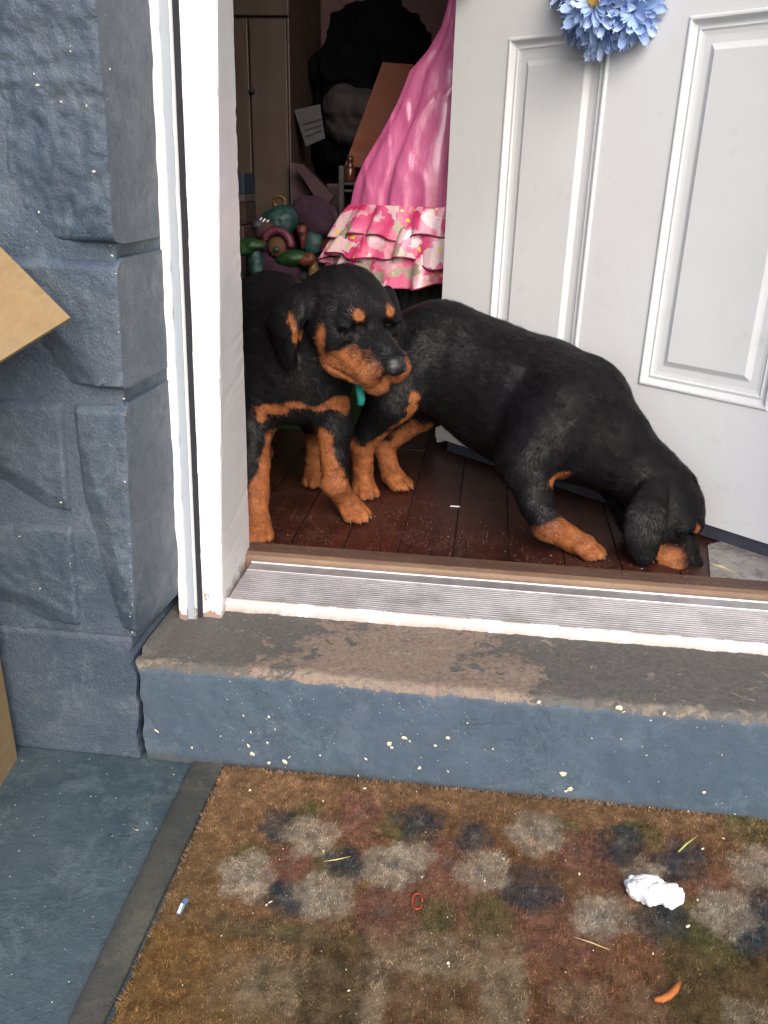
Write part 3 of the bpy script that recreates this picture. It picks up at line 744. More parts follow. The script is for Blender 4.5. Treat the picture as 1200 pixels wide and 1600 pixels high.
def frame(fwd, up=(0, 0, 1)):
    f = n3(fwd); r = n3(np.cross(f, up)); u = np.cross(r, f); return np.stack([r, f, u], 1)   # columns right, forward, up
def ear(B, pts, ws, nrms, th=.0075, flow=None):
    """a hanging ear flap: flattened ellipsoids strung from the base to the tip (world space)"""
    pts = [np.array(p, float) for p in pts]
    for i in range(len(pts)-1):
        for t in ((0, .25, .5, .75) if i < len(pts)-2 else (0, .25, .5, .75, 1)):
            p = pts[i]*(1-t)+pts[i+1]*t; w_ = ws[i]*(1-t)+ws[i+1]*t; nr = np.array(nrms[i], float)*(1-t)+np.array(nrms[min(i+1, len(nrms)-1)], float)*t
            d = n3(pts[i+1]-pts[i]); nr = n3(nr-d*np.dot(nr, d)); sd_ = np.cross(nr, d); L_ = np.linalg.norm(pts[i+1]-pts[i])
            B.ell(p, np.array((th, w_, max(.014, L_*.55))), np.stack([nr, sd_, d], 1), .012, d)
def head(B, c, fwd, up, S, squint=False):
    R = frame(fwd, up); L = lambda x, y, z: np.array(c)+R@(np.array((x, y, z))*S)
    dirb = -R[:, 1]*.8
    E = lambda p, r, k=.02, flow=None, Rr=None, tan=0: B.ell(L(*p), np.array(r)*S, R if Rr is None else R@Rr, k, dirb if flow is None else R@np.array(flow), tan)
    E((0, .0, .006), (.068, .080, .061), .03)                       # skull
    E((0, -.028, -.006), (.060, .066, .062), .03)
    E((.038, .028, -.022), (.040, .050, .044), .022); E((-.038, .028, -.022), (.040, .050, .044), .022)   # cheeks
    E((.028, .056, .026), (.022, .022, .015), .016); E((-.028, .056, .026), (.022, .022, .015), .016)     # brows
    B.cap(L(0, .050, -.014), L(0, .128, -.020), .034*S, .026*S, .018, flow=dirb)        # bridge of the muzzle
    B.cap(L(0, .04, -.048), L(0, .112, -.074), .036*S, .024*S, .014, flow=dirb)     # lower jaw
    for s_ in (-1, 1):
        E((s_*.028, .088, -.046), (.024, .042, .034), .012, flow=(s_*.3, -.5, -.8))    # flews
        E((s_*.026, .122, -.042), (.024, .024, .030), .008, flow=(s_*.5, .2, -.8))
        E((s_*.034, .066, -.056), (.022, .034, .028), .014, flow=(s_*.3, -.5, -.8))
    for s_ in (-1, 1): E((s_*.038, .042, -.066), (.026, .036, .026), .014, flow=(s_*.3, -.5, -.8))
    for s_ in (-1, 1):
        B.cut.append((L(s_*.046, .092, -.066), np.array((.022, .050, .0030))*S, R, .004))
        B.cut.append((L(s_*.0465, .068, .002), np.array((.016, .017, .0030 if squint else .009))*S, R, .004))    # eye slit
        B.cut.append((L(0, .146, -.045), np.array((.0022, .012, .017))*S, R, .004))       # cleft under the nose
        B.cut.append((L(s_*.030, .078, .012), np.array((.012, .012, .008))*S, R, .012))     # stop beside the bridge
        E((s_*.041, .062, .013), (.019, .017, .0070), .006); E((s_*.042, .064, -.008), (.018, .016, .0060), .006)   # lids
    def T(p, r, v=1):
        rr = R@np.diag((np.array(r)*S)**2)@R.T; B.tanq.append((L(*p), np.linalg.inv(rr), v))
    for s_ in (-1, 1):
        T((s_*.031, .078, .033), (.0105, .020, .0095)); T((s_*.070, .038, -.022), (.022, .014, .024))
        T((s_*.036, .105, -.050), (.036, .056, .036)); T((s_*.048, .056, -.064), (.034, .044, .030))
        T((s_*.0455, .066, .002), (.018, .018, .012), -0.0)
    T((0, .10, -.084), (.05, .06, .034))
    T((0, .092, .016), (.016, .075, .024), 0)
    for s_ in (-1, 1): B.dark.append((L(s_*.046, .072, .002), .017*S))
    return R, L
def paw(B, c, fwd, S=1.0, spread=.011, tan=1, wide=.026):
    """paw with four toes; c = ankle point just above the floor pad"""
    R = frame((fwd[0], fwd[1], 0)); c = np.array(c, float); base = V3(c[0], c[1], ZF)
    L = lambda x, y, z: base+R@(np.array((x, y, z))*S)
    B.ell(L(0, .010, .024), np.array((wide, .034, .023))*S, R, .012, flow=R[:, 1], tan=tan)
    cl = []
    for i, (x, y, r) in enumerate(((-.0225, .032, .0115), (-.008, .046, .0128), (.0085, .046, .0128), (.0230, .032, .0115))):
        B.cap(L(x*.8, y-.022, .022), L(x, y, .0125), r*S, r*S, .0028, flow=R[:, 1], tan=tan)
        B.ell(L(x*1.05, y+.006, .0105), np.array((.0105, .012, .0100))*S, R, .003, flow=R[:, 1], tan=tan)
        cl.append((L(x*1.08, y+.014, .009), L(x*1.12, y+.0215, .004)))
    return cl

def build_puppy(B, name, label, loc, heads, claws, nf, seed, Lf=.0105):
    V, Q, Nn, flow, tan = B.mesh(.0036)
    for (c, A, v) in B.tanq:
        q = np.sqrt(np.maximum(0, np.einsum('ij,jk,ik->i', V-c, A, V-c)))+.13*fbm(V, 70, 3, 8)
        t = np.clip((1.28-q)/.72, 0, 1); tan = tan*(1-t)+v*t
    dark = np.zeros(len(V))
    for (c, r) in B.dark:
        dark = np.maximum(dark, np.clip((1.1-np.linalg.norm(V-c, axis=1)/r)/.3, 0, 1))
    V = V+Nn*(fbm(V, 35, 3, seed)*.0014+.0016*vnoise(V@np.array([[1, .2, .5], [0, 1, 0], [-.5, 0, 1]])*V3(.35, 1, 2.2), 42, seed+2))[:, None]
    root = thing(name, label, 'puppy', loc, None)
    attr = np.stack([tan, 0*tan+.3, dark], 1)
    body = mesh('body', V, Q.astype(np.int32), M_skin, root, True, {'coat': attr})
    # short fur: one thin blade per hair, laid along the coat's flow
    tri = np.concatenate([Q[:, [0, 1, 2]], Q[:, [0, 2, 3]]]); a, b, c = V[tri[:, 0]], V[tri[:, 1]], V[tri[:, 2]]
    area = np.linalg.norm(np.cross(b-a, c-a), axis=1); r = np.random.default_rng(seed)
    ti = r.choice(len(tri), nf, p=area/area.sum()); u = r.random((nf, 2)); fl_ = u.sum(1) > 1; u[fl_] = 1-u[fl_]
    w0, w1, w2 = (1-u.sum(1))[:, None], u[:, :1], u[:, 1:]
    T = tri[ti]; mixv = lambda X: w0*X[T[:, 0]]+w1*X[T[:, 1]]+w2*X[T[:, 2]]
    P = mixv(V); NN = mixv(Nn); NN /= np.linalg.norm(NN, axis=1, keepdims=True); FF = mixv(flow); AT = mixv(attr)
    FF = FF+.22*r.normal(size=FF.shape)+.75*np.stack([vnoise(P, 55, 31), vnoise(P, 55, 32), vnoise(P, 55, 33)], 1)+.35*np.stack([vnoise(P, 140, 34), vnoise(P, 140, 35), vnoise(P, 140, 36)], 1); FF -= NN*(FF*NN).sum(1, keepdims=True); FF /= np.maximum(np.linalg.norm(FF, axis=1, keepdims=True), 1e-6)
    ln = Lf*r.uniform(.6, 1.25, (nf, 1))*(1-.35*AT[:, :1])*B.furlen(P)[:, None]
    lift = r.uniform(.03, .26, (nf, 1))+.30*np.clip(vnoise(P, 75, 38)+.6*vnoise(P, 25, 39), 0, 1)[:, None]; side = np.cross(NN, FF)*(.00042*r.uniform(.6, 1.4, (nf, 1)))
    P0 = P-NN*.0004
    Vf = np.stack([P0-side, P0+side, P0+FF*ln*np.cos(lift)+NN*ln*np.sin(lift)], 1).reshape(-1, 3)
    AT[:, 0] = np.clip(AT[:, 0]+r.normal(0, .22, nf)*(AT[:, 0] > .04)*(AT[:, 0] < .96), 0, 1); AT[:, 1] = r.random(nf)**2; AT2 = np.repeat(AT, 3, 0)
    fo = mesh('fur', Vf, np.arange(3*nf, dtype=np.int32).reshape(-1, 3), M_fur, root, False, {'coat': AT2}); tag(fo, None, None, None, 'stuff')
    for R, L, S, squint in heads:
        for s_ in (-1, 1):
            b = MB(); b.ball(L(s_*.040, .0565, .003), .0112*S, 20, 14); b.build('eye', M_eye, root, True)
        b = MB(); K = R
        b.ball(L(0, .154, -.022), np.array((.0200, .014, .0145))*S, 24, 16, K)
        b.ball(L(0, .149, -.0165), np.array((.0180, .0150, .0125))*S, 24, 16, K)
        no = b.build('nose', M_nose, root, True)
        b = MB()
        for s_ in (-1, 1): b.ball(L(s_*.0110, .1640, -.0225), np.array((.0050, .0040, .0046))*S, 12, 8, K)
        b.build('nostril', M_dark, no, True)
    for p, q in claws:
        b = MB(); b.tube([p, (np.array(p)*.5+np.array(q)*.5)+V3(0, 0, .0015), q], [.0030, .0023, .0006], 7); b.build('claw', M_claw, root, True)
    return root

def newbody():
    B = Body(); B.tanq = []; B.dark = []; B.furlen = lambda P: np.ones(len(P)); return B

# ------------------------------------------------------------------ puppy sniffing at the threshold
B = newbody()
A = at
rump = A(688, 558, y=1.93); hip = A(672, 545, y=1.97); loin = A(762, 596, y=1.885); rib = A(845, 640, y=1.815); sh = A(899, 660, y=1.755)
B.ell(rump, (.125, .115, .118), None, .05, flow=(-.8, .5, -.4))
B.cap(rump, loin, .108, .118, .06, flow=rump-loin); B.cap(loin, rib, .120, .136, .06, flow=loin-rib); B.cap(rib, sh, .140, .120, .06, flow=rib-sh)
nk1 = A(956, 702, y=1.72); nk2 = A(1010, 745, y=1.695); hd = A(1043, 790, y=1.672)
B.cap(sh, nk1, .106, .077, .05, flow=sh-nk1); B.cap(nk1, nk2, .077, .062, .04, flow=nk1-nk2); B.cap(nk2, hd, .066, .058, .03, flow=nk2-hd)
# withers and shoulder blade, chest
B.ell(A(912, 618, y=1.75), (.070, .060, .068), None, .05, flow=(-.8, .4, -.5))
B.cap(A(880, 625, y=1.70), A(838, 700, y=1.665), .060, .056, .05)
# near foreleg (right)
el = A(818, 722, y=1.655); wr_ = A(856, 822, y=1.600); pw = A(896, 868, y=1.590)
B.cap(A(850, 670, y=1.68), el, .070, .050, .04, flow=(0, 0, -1)); B.cap(el, A(838, 785, y=1.62), .047, .034, .03, flow=(0, 0, -1)); B.cap(A(838, 785, y=1.62), wr_, .033, .030, .02, flow=(0, 0, -1))
gp = A(905, 862, z=ZF); pc = V3(gp[0]-.012, gp[1]-.010, ZF)
B.cap(wr_, pc+V3(-.012, .012, .030), .030, .026, .015, tan=1); B.tanq.append((A(862, 845, y=1.6), np.eye(3)/(.052**2), 1))
claws = paw(B, pc, (.93, -.30), 1.0)
# far foreleg, reaching forward behind the head
fe = A(925, 720, y=1.80); fp = V3(.345, 1.70, ZF)
B.cap(fe, (fe+fp)/2+V3(-.01, .0, .05), .050, .034, .03); B.cap((fe+fp)/2+V3(-.01, 0, .05), fp+V3(-.015, .01, .035), .032, .026, .02, tan=0)
claws += paw(B, fp, (.8, -.5))
# belly
B.ell(A(770, 655, y=1.86), (.09, .08, .060), None, .05, flow=(-.8, .4, -.2))
# hind legs: thigh, stifle, hock, metatarsus
def hind(B, hipp, stif, hock, foot, fw, r=(.088, .055, .030, .024)):
    B.cap(hipp, stif, r[0], r[1], .05, flow=(.1, -.1, -1)); B.cap(stif, hock, r[1]*.92, r[2], .03, flow=(-.4, .2, -1)); B.cap(hock, foot+V3(0, 0, .034), r[2]*.95, r[3], .015, flow=(0, 0, -1), tan=1)
    return paw(B, foot, fw)
f1 = at(566, 772, z=ZF); f1 = V3(f1[0], f1[1]+.012, ZF)
claws += hind(B, A(648, 560, y=1.90), A(612, 622, y=1.835), A(566, 690, y=1.865), f1, (.35, -1))
f2 = at(612, 762, z=ZF); f2 = V3(f2[0]-.004, f2[1]+.016, ZF)
claws += hind(B, A(700, 585, y=1.99), A(668, 640, y=1.965), A(598, 694, y=1.965), f2, (.85, -.6), (.075, .040, .028, .023))
# tan edge running down the stifle and tibia
for (px, py, yy, r) in ((650, 622, 1.79, .017), (645, 640, 1.80, .018), (636, 655, 1.81, .019), (622, 668, 1.82, .02), (606, 680, 1.84, .024), (588, 686, 1.85, .024), (672, 645, 1.95, .03), (655, 668, 1.95, .032), (630, 685, 1.95, .034)):
    B.tan.append((A(px, py, y=yy), r, 1))
for (px, py, yy, r) in ((566, 700, 1.86, .036), (566, 735, 1.84, .036), (600, 705, 1.95, .036)): B.tan.append((A(px, py, y=yy), r, 1))
B.tan.append((A(868, 735, y=1.68), (.030, .09, .020), 1))
# head pointing down to the floor
hv = A(1092, 876, y=1.610)-hd
R2, L2 = head(B, hd, hv, n3(V3(.75, -.25, .35)), 1.0)
B.tanq.append((A(1040, 822, y=1.60), np.eye(3)/(.034**2), 0))
B.tan.append((A(1035, 815, y=1.59), (.022, .05, .025), 0))
ear(B, [A(1022, 766, y=1.615), A(1010, 800, y=1.585), A(1003, 838, y=1.572), A(1008, 868, y=1.572)], [.022, .036, .035, .018], [(-.1, -1, .3), (-.05, -1, .15), (0, -1, 0), (.1, -1, -.1)])
ear(B, [A(1048, 728, y=1.72), A(1070, 752, y=1.745), A(1080, 785, y=1.755)], [.020, .024, .016], [(.5, .8, .1)]*3)
B.furlen = lambda P: 1+.25*np.clip((P[:, 2]-.4)/.2, 0, 1)
pupB = build_puppy(B, 'puppy', 'black and tan puppy with lowered head sniffing the floor beside the white door', V3(.02, 1.75, ZF), [(R2, L2, 1.0, False)], claws, 210000, 11)

# ------------------------------------------------------------------ puppy looking out beside the jamb
B = newbody()
hc = A(546, 487, y=1.645)
ch = A(448, 560, y=1.775); mid = A(422, 530, y=1.93); rp = A(425, 496, y=2.12)
B.cap(ch, mid, .128, .130, .06, flow=mid-ch); B.cap(mid, rp, .130, .115, .06, flow=rp-mid)
B.ell(A(452, 600, y=1.705), (.105, .075, .085), None, .04, flow=(0, .1, -1))      # forechest
B.cap(A(485, 560, y=1.71), hc+V3(-.02, .03, -.01), .088, .072, .05, flow=(0, .1, -1))     # neck
B.cap(A(470, 520, y=1.74), hc+V3(-.02, .05, .0), .080, .070, .05, flow=(-.3, .3, -1))
# left foreleg (image right) stepping forward
s1 = A(508, 610, y=1.705); e1 = A(522, 662, y=1.700); w1_ = A(523, 755, y=1.685); g1 = at(548, 806, z=ZF); g1 = V3(g1[0]-.004, g1[1]+.004, ZF)
B.cap(s1, e1, .050, .039, .03, flow=(0, 0, -1)); B.cap(e1, w1_, .037, .026, .02, flow=(0, 0, -1)); B.cap(w1_, g1+V3(-.012, .014, .030), .0270, .025, .012, flow=(0, 0, -1), tan=1)
claws = paw(B, g1, (.62, -.78), 1.04)
for (px, py, yy, rx, rz) in ((506, 690, 1.665, .020, .034), (512, 720, 1.665, .022, .03), (518, 750, 1.66, .028, .035)):
    B.tan.append((A(px, py, y=yy), (rx, .05, rz), 1))
for (px, py) in ((548, 680), (549, 710), (551, 735)): B.tan.append((A(px, py, y=1.69), (.012, .05, .022), 0))
# right foreleg (image left), partly behind the jamb
s2 = A(405, 610, y=1.70); e2 = A(392, 670, y=1.67); w2_ = A(396, 770, y=1.61); g2 = V3(-.466, 1.590, ZF)
B.cap(s2, e2, .055, .045, .03, flow=(0, 0, -1)); B.cap(e2, w2_, .044, .032, .02, flow=(0, 0, -1)); B.cap(w2_, g2+V3(0, .0, .030), .032, .029, .012, flow=(0, 0, -1), tan=1)
claws += paw(B, g2, (.25, -1), 1.1)
for (px, py, r) in ((417, 700, .014), (415, 730, .018), (412, 760, .024), (404, 790, .045)): B.tan.append((A(px, py, y=1.60), (r, .08, .03), 1))
# hind legs; the first one's tan is muted to stand in for shade
h1 = at(492, 752, z=ZF); h1 = V3(h1[0], h1[1], ZF); B.cap(rp+V3(.05, -.02, -.03), h1+V3(.0, -.03, .20), .075, .050, .04, flow=(0, 0, -1)); B.cap(h1+V3(0, -.03, .20), h1+V3(0, .03, .11), .044, .028, .02, flow=(0, 0, -1), tan=.52); B.cap(h1+V3(0, .03, .11), h1+V3(0, 0, .03), .026, .024, .02, flow=(0, 0, -1), tan=.55)
claws += paw(B, h1, (.3, -1))
h2 = V3(-.60, 2.12, ZF); B.cap(rp+V3(-.05, 0, -.03), h2+V3(.0, -.03, .20), .075, .050, .04, flow=(0, 0, -1)); B.cap(h2+V3(0, -.03, .20), h2+V3(0, .03, .11), .044, .028, .02, flow=(0, 0, -1)); B.cap(h2+V3(0, .03, .11), h2+V3(0, 0, .03), .026, .024, .02, flow=(0, 0, -1), tan=1)
claws += paw(B, h2, (.3, -1))
# tail
B.chain([rp+V3(-.03, .09, .05), rp+V3(-.05, .17, .03), rp+V3(-.06, .24, -.04)], [.030, .022, .012], .02)
# chest patches: two bow-tie marks
B.tan.append((A(430, 636, y=1.655), (.040, .05, .014), .95)); B.tan.append((A(464, 631, y=1.64), (.030, .05, .009), .9)); B.tan.append((A(413, 646, y=1.66), (.012, .05, .016), .9))
B.tan.append((A(524, 630, y=1.655), (.026, .05, .013), .95)); B.tan.append((A(540, 636, y=1.66), (.016, .05, .017), 1)); B.tan.append((A(500, 637, y=1.65), (.020, .05, .008), .9))
# head turned to the porch and to image right
R1, L1 = head(B, hc, (.60, -.66, -.30), n3(V3(-.05, .0, 1)), 1.14, True)
ear(B, [A(488, 455, y=1.625), A(458, 474, y=1.605), A(440, 512, y=1.60), A(448, 556, y=1.615)], [.024, .036, .036, .018], [(-.45, -.8, .5), (-.5, -.85, .2), (-.55, -.85, 0), (-.6, -.8, -.1)])
ear(B, [A(606, 462, y=1.72), A(614, 488, y=1.735), A(619, 520, y=1.735), A(620, 545, y=1.73)], [.018, .020, .018, .012], [(.9, -.3, .1)]*4)
for (px, py) in ((459, 492), (463, 504), (466, 516), (465, 528)): B.tan.append((A(px, py, y=1.60), (.007, .05, .013), .75))
pupA = build_puppy(B, 'puppy', 'black and tan puppy with orange muzzle looking out beside the white jamb', V3(-.38, 1.75, ZF), [(R1, L1, 1.14, True)], claws, 210000, 12)
# turquoise collar
b = MB(); cc = A(497, 566, y=1.70); axn = n3(hc-ch); u = n3(np.cross(axn, (0, 0, 1))); v = np.cross(axn, u)
M_teal = plain('turquoise_nylon', srgb(20, 140, 130), .6)
b = MB(); q0 = A(563, 614, y=1.63); b.tube([q0+V3(-.01, .03, .02), q0, q0+V3(.002, 0, -.012), q0+V3(.001, .002, -.024)], [.008, .008, .0085, .007], 8); b.build('collar_tag', M_teal, pupA, True)
#PART3
# ------------------------------------------------------------------ doormat
mat_o = thing('doormat', 'brown coir doormat with faded printed flowers in front of the step', 'doormat', (.1, .85, 0))
ang = math.atan2(.013, .88); ca, sa = math.cos(ang), math.sin(ang); M0 = V3(-.390, 1.088, 0)
MWD, MDP = 1.02, .66
def mloc(u, v, z=0): return np.stack([M0[0]+u*ca+v*sa, M0[1]+u*sa-v*ca, 0*u+z], -1)
S_ = lambda r, g, b: np.array(srgb(r, g, b))
blobs = []
def bl(px, py, r, col, s=1.0, k=.92):
    p = at(px, py, z=.014); blobs.append((p[:2], r*.00108, np.array(col), s, k))
WHT, BLU, RED, GRN, OLV, BEI, RBR, BRN = S_(168, 156, 138), S_(66, 72, 80), S_(126, 90, 76), S_(88, 88, 54), S_(100, 90, 66), S_(146, 132, 110), S_(122, 82, 60), S_(104, 76, 50)
for x, y, r in ((420, 1310, 60), (520, 1300, 70), (640, 1310, 80), (760, 1320, 80), (880, 1340, 80), (1000, 1340, 80), (1120, 1370, 90), (1200, 1340, 60), (420, 1380, 70), (600, 1390, 100), (760, 1400, 90), (900, 1410, 80)): bl(x, y, r, S_(116, 84, 58), .55)
for x, y, r in ((900, 1325, 45), (570, 1285, 42), (450, 1350, 34), (700, 1338, 40), (600, 1425, 42), (640, 1380, 34), (950, 1380, 40), (880, 1450, 60), (1130, 1400, 50), (560, 1250, 30), (700, 1400, 50)): bl(x, y, r, RED, .8)
for x, y, r in ((480, 1268, 24), (392, 1338, 28), (885, 1300, 26), (765, 1432, 32), (1110, 1455, 46), (525, 1345, 30), (620, 1290, 30), (1000, 1300, 30), (1170, 1290, 40), (1060, 1440, 34), (680, 1430, 26), (985, 1300, 24)): bl(x, y, r, GRN, .85)

def flower(x, y, r, col=WHT, st_=.88):
    a0 = (x*7+y*3) % 6.28
    for i in range(5):
        a = a0+i*2*math.pi/5; bl(x+r*.62*math.cos(a), y+r*.50*math.sin(a), r*.44, col*random.uniform(.75, 1.1), min(1, st_*random.uniform(.75, 1.15)))
    bl(x, y, r*.34, col*.9, st_*.8); bl(x, y, r*.20, S_(104, 108, 106), .5)
for x, y, r in ((436, 1288, 34), (655, 1285, 38), (738, 1308, 32), (832, 1388, 48), (970, 1318, 42), (1064, 1345, 44), (1032, 1436, 42), (545, 1350, 36), (1192, 1415, 44), (448, 1402, 36), (1180, 1460, 36)): flower(x, y, r, BLU*.9)
for x, y, r in ((700, 1345, 40), (600, 1420, 44), (905, 1330, 42), (565, 1270, 36), (450, 1348, 36)): flower(x, y, r, RED, .7)
for x, y, r in ((387, 1367, 44), (505, 1398, 46), (484, 1308, 42), (612, 1352, 46), (755, 1358, 42), (838, 1300, 46), (940, 1432, 46), (1180, 1352, 44), (1132, 1424, 46), (1010, 1368, 32), (655, 1332, 26)): flower(x, y, r)
rects = []
def rc(x0, y0, x1, y1, col, s=.85):
    a, b = at(x0, y0, z=.014), at(x1, y1, z=.014); c = at(x0, y1, z=.014); rects.append((min(a[0], c[0]), max(b[0], b[0]), b[1], a[1], np.array(col), s))
rc(340, 1425, 570, 1485, OLV, .9); rc(570, 1430, 830, 1650, BEI, .75); rc(350, 1480, 520, 1600, BEI, .6); rc(400, 1500, 480, 1560, OLV, .5); rc(490, 1470, 560, 1640, S_(80, 66, 44), .85)
rc(612, 1515, 752, 1640, BRN, .95); rc(830, 1440, 1062, 1650, RBR, .9); rc(1065, 1455, 1300, 1650, S_(84, 72, 46), .9); rc(870, 1530, 960, 1600, BEI, .45); rc(985, 1540, 1050, 1600, BEI, .4); rc(1150, 1560, 1260, 1650, BEI, .7); rc(600, 1430, 700, 1440, WHT, .4)
rc(340, 1560, 420, 1700, S_(104, 88, 60), .6); rc(200, 1440, 330, 1700, S_(128, 92, 44), .5)
def mat_colour(P):
    n = len(P); base = S_(136, 106, 78); c = np.repeat(base[None], n, 0)
    f = fbm(P, 9, 3, 71)[:, None]; c = c*(1+.18*f); g2 = np.clip((.98-P[:, 1:2])/.25, 0, 1)*.45; c = c*(1-g2)+S_(104, 92, 66)*g2; g_ = .8*np.clip((1.05-P[:, 1:2])/.35, 0, 1)*np.clip((-.27-P[:, 0:1])/.08, 0, 1); c = c*(1-g_)+S_(122, 96, 62)*g_
    w1 = .006*fbm(P, 34, 4, 72)+.0028*rng.normal(size=n); w2 = .006*fbm(P, 34, 4, 74)+.0028*rng.normal(size=n); X = P[:, 0]+w1; Y = P[:, 1]+w2
    for (x0, x1, y0, y1, col, s) in rects:
        d = np.minimum.reduce([X-x0, x1-X, Y-y0, y1-Y]); t = np.clip(d/.010+.5, 0, 1)[:, None]*s*(.8+.35*fbm(P, 60, 2, 76))[:, None]; c = c*(1-t)+col*t
    for (p, r, col, s, k) in blobs:
        d = np.hypot(X-p[0], (Y-p[1])); t = np.clip((r-d)/(r*.4)+.4, 0, 1)[:, None]*s*(.75+.3*fbm(P, 70, 2, 77))[:, None]; t = np.clip(t, 0, 1); c = c*(1-t)+col*t
    c = c*(1+.32*vnoise(P, 170, 78)+.20*vnoise(P, 75, 79))[:, None]
    return np.clip(c*1.0, .003, .9)
def mat_coir(name, k=1.0):
    m = N(name); a = m.attr('print').outputs['Color']; v = m.map(m.noise(500, 3, .8), .3, .7, .7*k, 1.35*k); w_ = m.map(m.noise(35, 5, .7), .35, .7, .72, 1.12)
    col = m.mix(1.0, a, m.math('MULTIPLY', v, w_), 'MULTIPLY'); m.b.inputs['Specular IOR Level'].default_value = .12
    return m.out(col, .92, m.bump(m.noise(420, 4, .8), 1.0, .004))
M_coir = mat_coir('coir'); M_fib = mat_coir('coir_fibre', 1.15)
b = MB(); U, Vv = np.meshgrid(np.linspace(0, MWD, 260), np.linspace(0, MDP, 170), indexing='ij')
e = np.clip(np.minimum.reduce([U, MWD-U, Vv, MDP-Vv])/.008, 0, 1)
Pm = mloc(U, Vv, 0); Pm[..., 2] = .004+.008*e**.5+.0012*fbm(Pm, 60, 3, 80); b.grid(Pm[:, ::-1])
b.build('coir_pile', M_coir, mat_o, True, attrs={'print': mat_colour(Pm[:, ::-1].reshape(-1, 3))*.8})
nf = 190000; u = rng.random(nf)*MWD; v = rng.random(nf)*MDP; Pf = mloc(u, v, .011)
edge = np.minimum.reduce([u, MWD-u, v, MDP-v]); out_u = np.where(u < .01, -1, 0.)+np.where(MWD-u < .01, 1, 0.); out_v = np.where(v < .01, -1., 0)+np.where(MDP-v < .01, 1, 0.)
colf = mat_colour(Pf)*rng.uniform(.45, 1.9, (nf, 1)); th_ = rng.random(nf)*6.283; tilt = rng.uniform(.15, 1.25, nf)
clump = np.stack([vnoise(Pf, 90, 81), vnoise(Pf, 90, 82), 0*u], 1)*.55
d = np.stack([np.cos(th_)*np.sin(tilt), np.sin(th_)*np.sin(tilt), np.cos(tilt)], 1)+clump
ov = mloc(out_u, out_v, 0)-mloc(0*u, 0*u, 0); d += ov*rng.uniform(0, 1.3, (nf, 1)); d[:, 2] = np.maximum(d[:, 2], .08); d /= np.linalg.norm(d, axis=1, keepdims=True)
s3 = np.cross(d, rng.normal(size=(nf, 3))); s3 /= np.linalg.norm(s3, axis=1, keepdims=True); L_ = rng.uniform(.004, .010, (nf, 1)); wd = rng.uniform(.0004, .0009, (nf, 1))
P0 = Pf-d*.002; Vf = np.stack([P0-s3*wd, P0+s3*wd, P0+d*L_], 1).reshape(-1, 3)
tag(mesh('coir_fibres', Vf, np.arange(3*nf, dtype=np.int32).reshape(-1, 3), M_fib, mat_o, False, {'print': np.repeat(colf, 3, 0)}), None, None, None, 'stuff')
# rubber border strip showing at the left edge
M_rubm = paint_blue('grey_rubber', srgb(60, 60, 56), rough=.8, bumps=.5, green=.2)
nS = 60; pts_l = [at(300, 1190, z=.007), at(103, 1602, z=.007)]; pts_r = [at(349, 1192, z=.007), at(160, 1602, z=.007)]
b = MB(); P = np.zeros((8, nS, 3)); T_ = np.linspace(0, 1.25, nS)
for i, (s, z_) in enumerate(((0, .0005), (0, .005), (.04, .0065), (.3, .007), (.7, .0068), (.97, .0065), (1.0, .005), (1.0, .0005))):
    for j, t in enumerate(T_):
        l = pts_l[0]+(pts_l[1]-pts_l[0])*t; r_ = pts_r[0]+(pts_r[1]-pts_r[0])*t; q = l+(r_-l)*s; P[i, j] = (q[0], q[1], z_)
P += .0009*fbm(P, 60, 3, 90)[..., None]*V3(1, 1, .3); b.grid(P[:, ::-1]); K = 8; b.f.append(tuple(i*nS for i in range(K))); b.build('rubber_border', M_rubm, mat_o, True)

# ------------------------------------------------------------------ litter lying on the mat, porch and floor
def zc_(px, py, z): return at(px, py, z=z)
Bt = Body(); Bt.tanq = []; c = zc_(1022, 1391, .024)
for (dx, dy, rx, ry, rz) in ((-.020, .004, .016, .018, .012), (-.008, -.006, .020, .017, .014), (.008, .0, .018, .016, .013), (.022, -.004, .015, .014, .012), (-.024, -.006, .010, .010, .010), (.028, .005, .009, .010, .008), (.014, -.016, .010, .009, .008), (-.014, .012, .014, .008, .010)):
    Bt.ell(c+V3(dx, dy, 0), (rx, ry, rz), None, .006)
Vt, Qt, Nt, _, _ = Bt.mesh(.0016)
cr = np.abs(vnoise(Vt, 70, 91))+.5*np.abs(vnoise(Vt, 150, 92)); Vt = Vt+Nt*(.0085*(cr-.42))[:, None]
M_tis = N('tissue'); M_tis = M_tis.out((.70, .71, .72), .85, M_tis.bump(M_tis.noise(300, 4), .3, .001), Subsurface_Weight=.0)
o = mesh('tissue', Vt-c, Qt.astype(np.int32), M_tis, None, True); o.location = tuple(c); tag(o, 'crumpled white tissue lying on the coir doormat', 'tissue')
def litter(name, pts, r, m, label, cat, k=8, flat=None):
    b = MB(); b.tube(pts, r, k); c = np.mean(pts, 0)
    if flat: V = b.v[0]; V[:, 2] = c[2]+(V[:, 2]-c[2])*flat
    return build_local(b, name, m, c, label, cat, None, True)
M_or = plain('orange_snack', srgb(156, 88, 34), .7, .2, 300, .4); M_elas = plain('orange_elastic', srgb(160, 56, 28), .5); M_grass = plain('grass_blade', srgb(150, 158, 78), .6); M_straw = plain('straw', srgb(178, 160, 110), .7)
litter('snack_stick', [zc_(x, y, .020) for x, y in ((1022, 1562), (1034, 1561), (1045, 1556), (1055, 1546), (1062, 1534))], [.0028, .0042, .0044, .0042, .0025], M_or, 'curved orange snack stick on the lower part of the doormat', 'snack', 10)
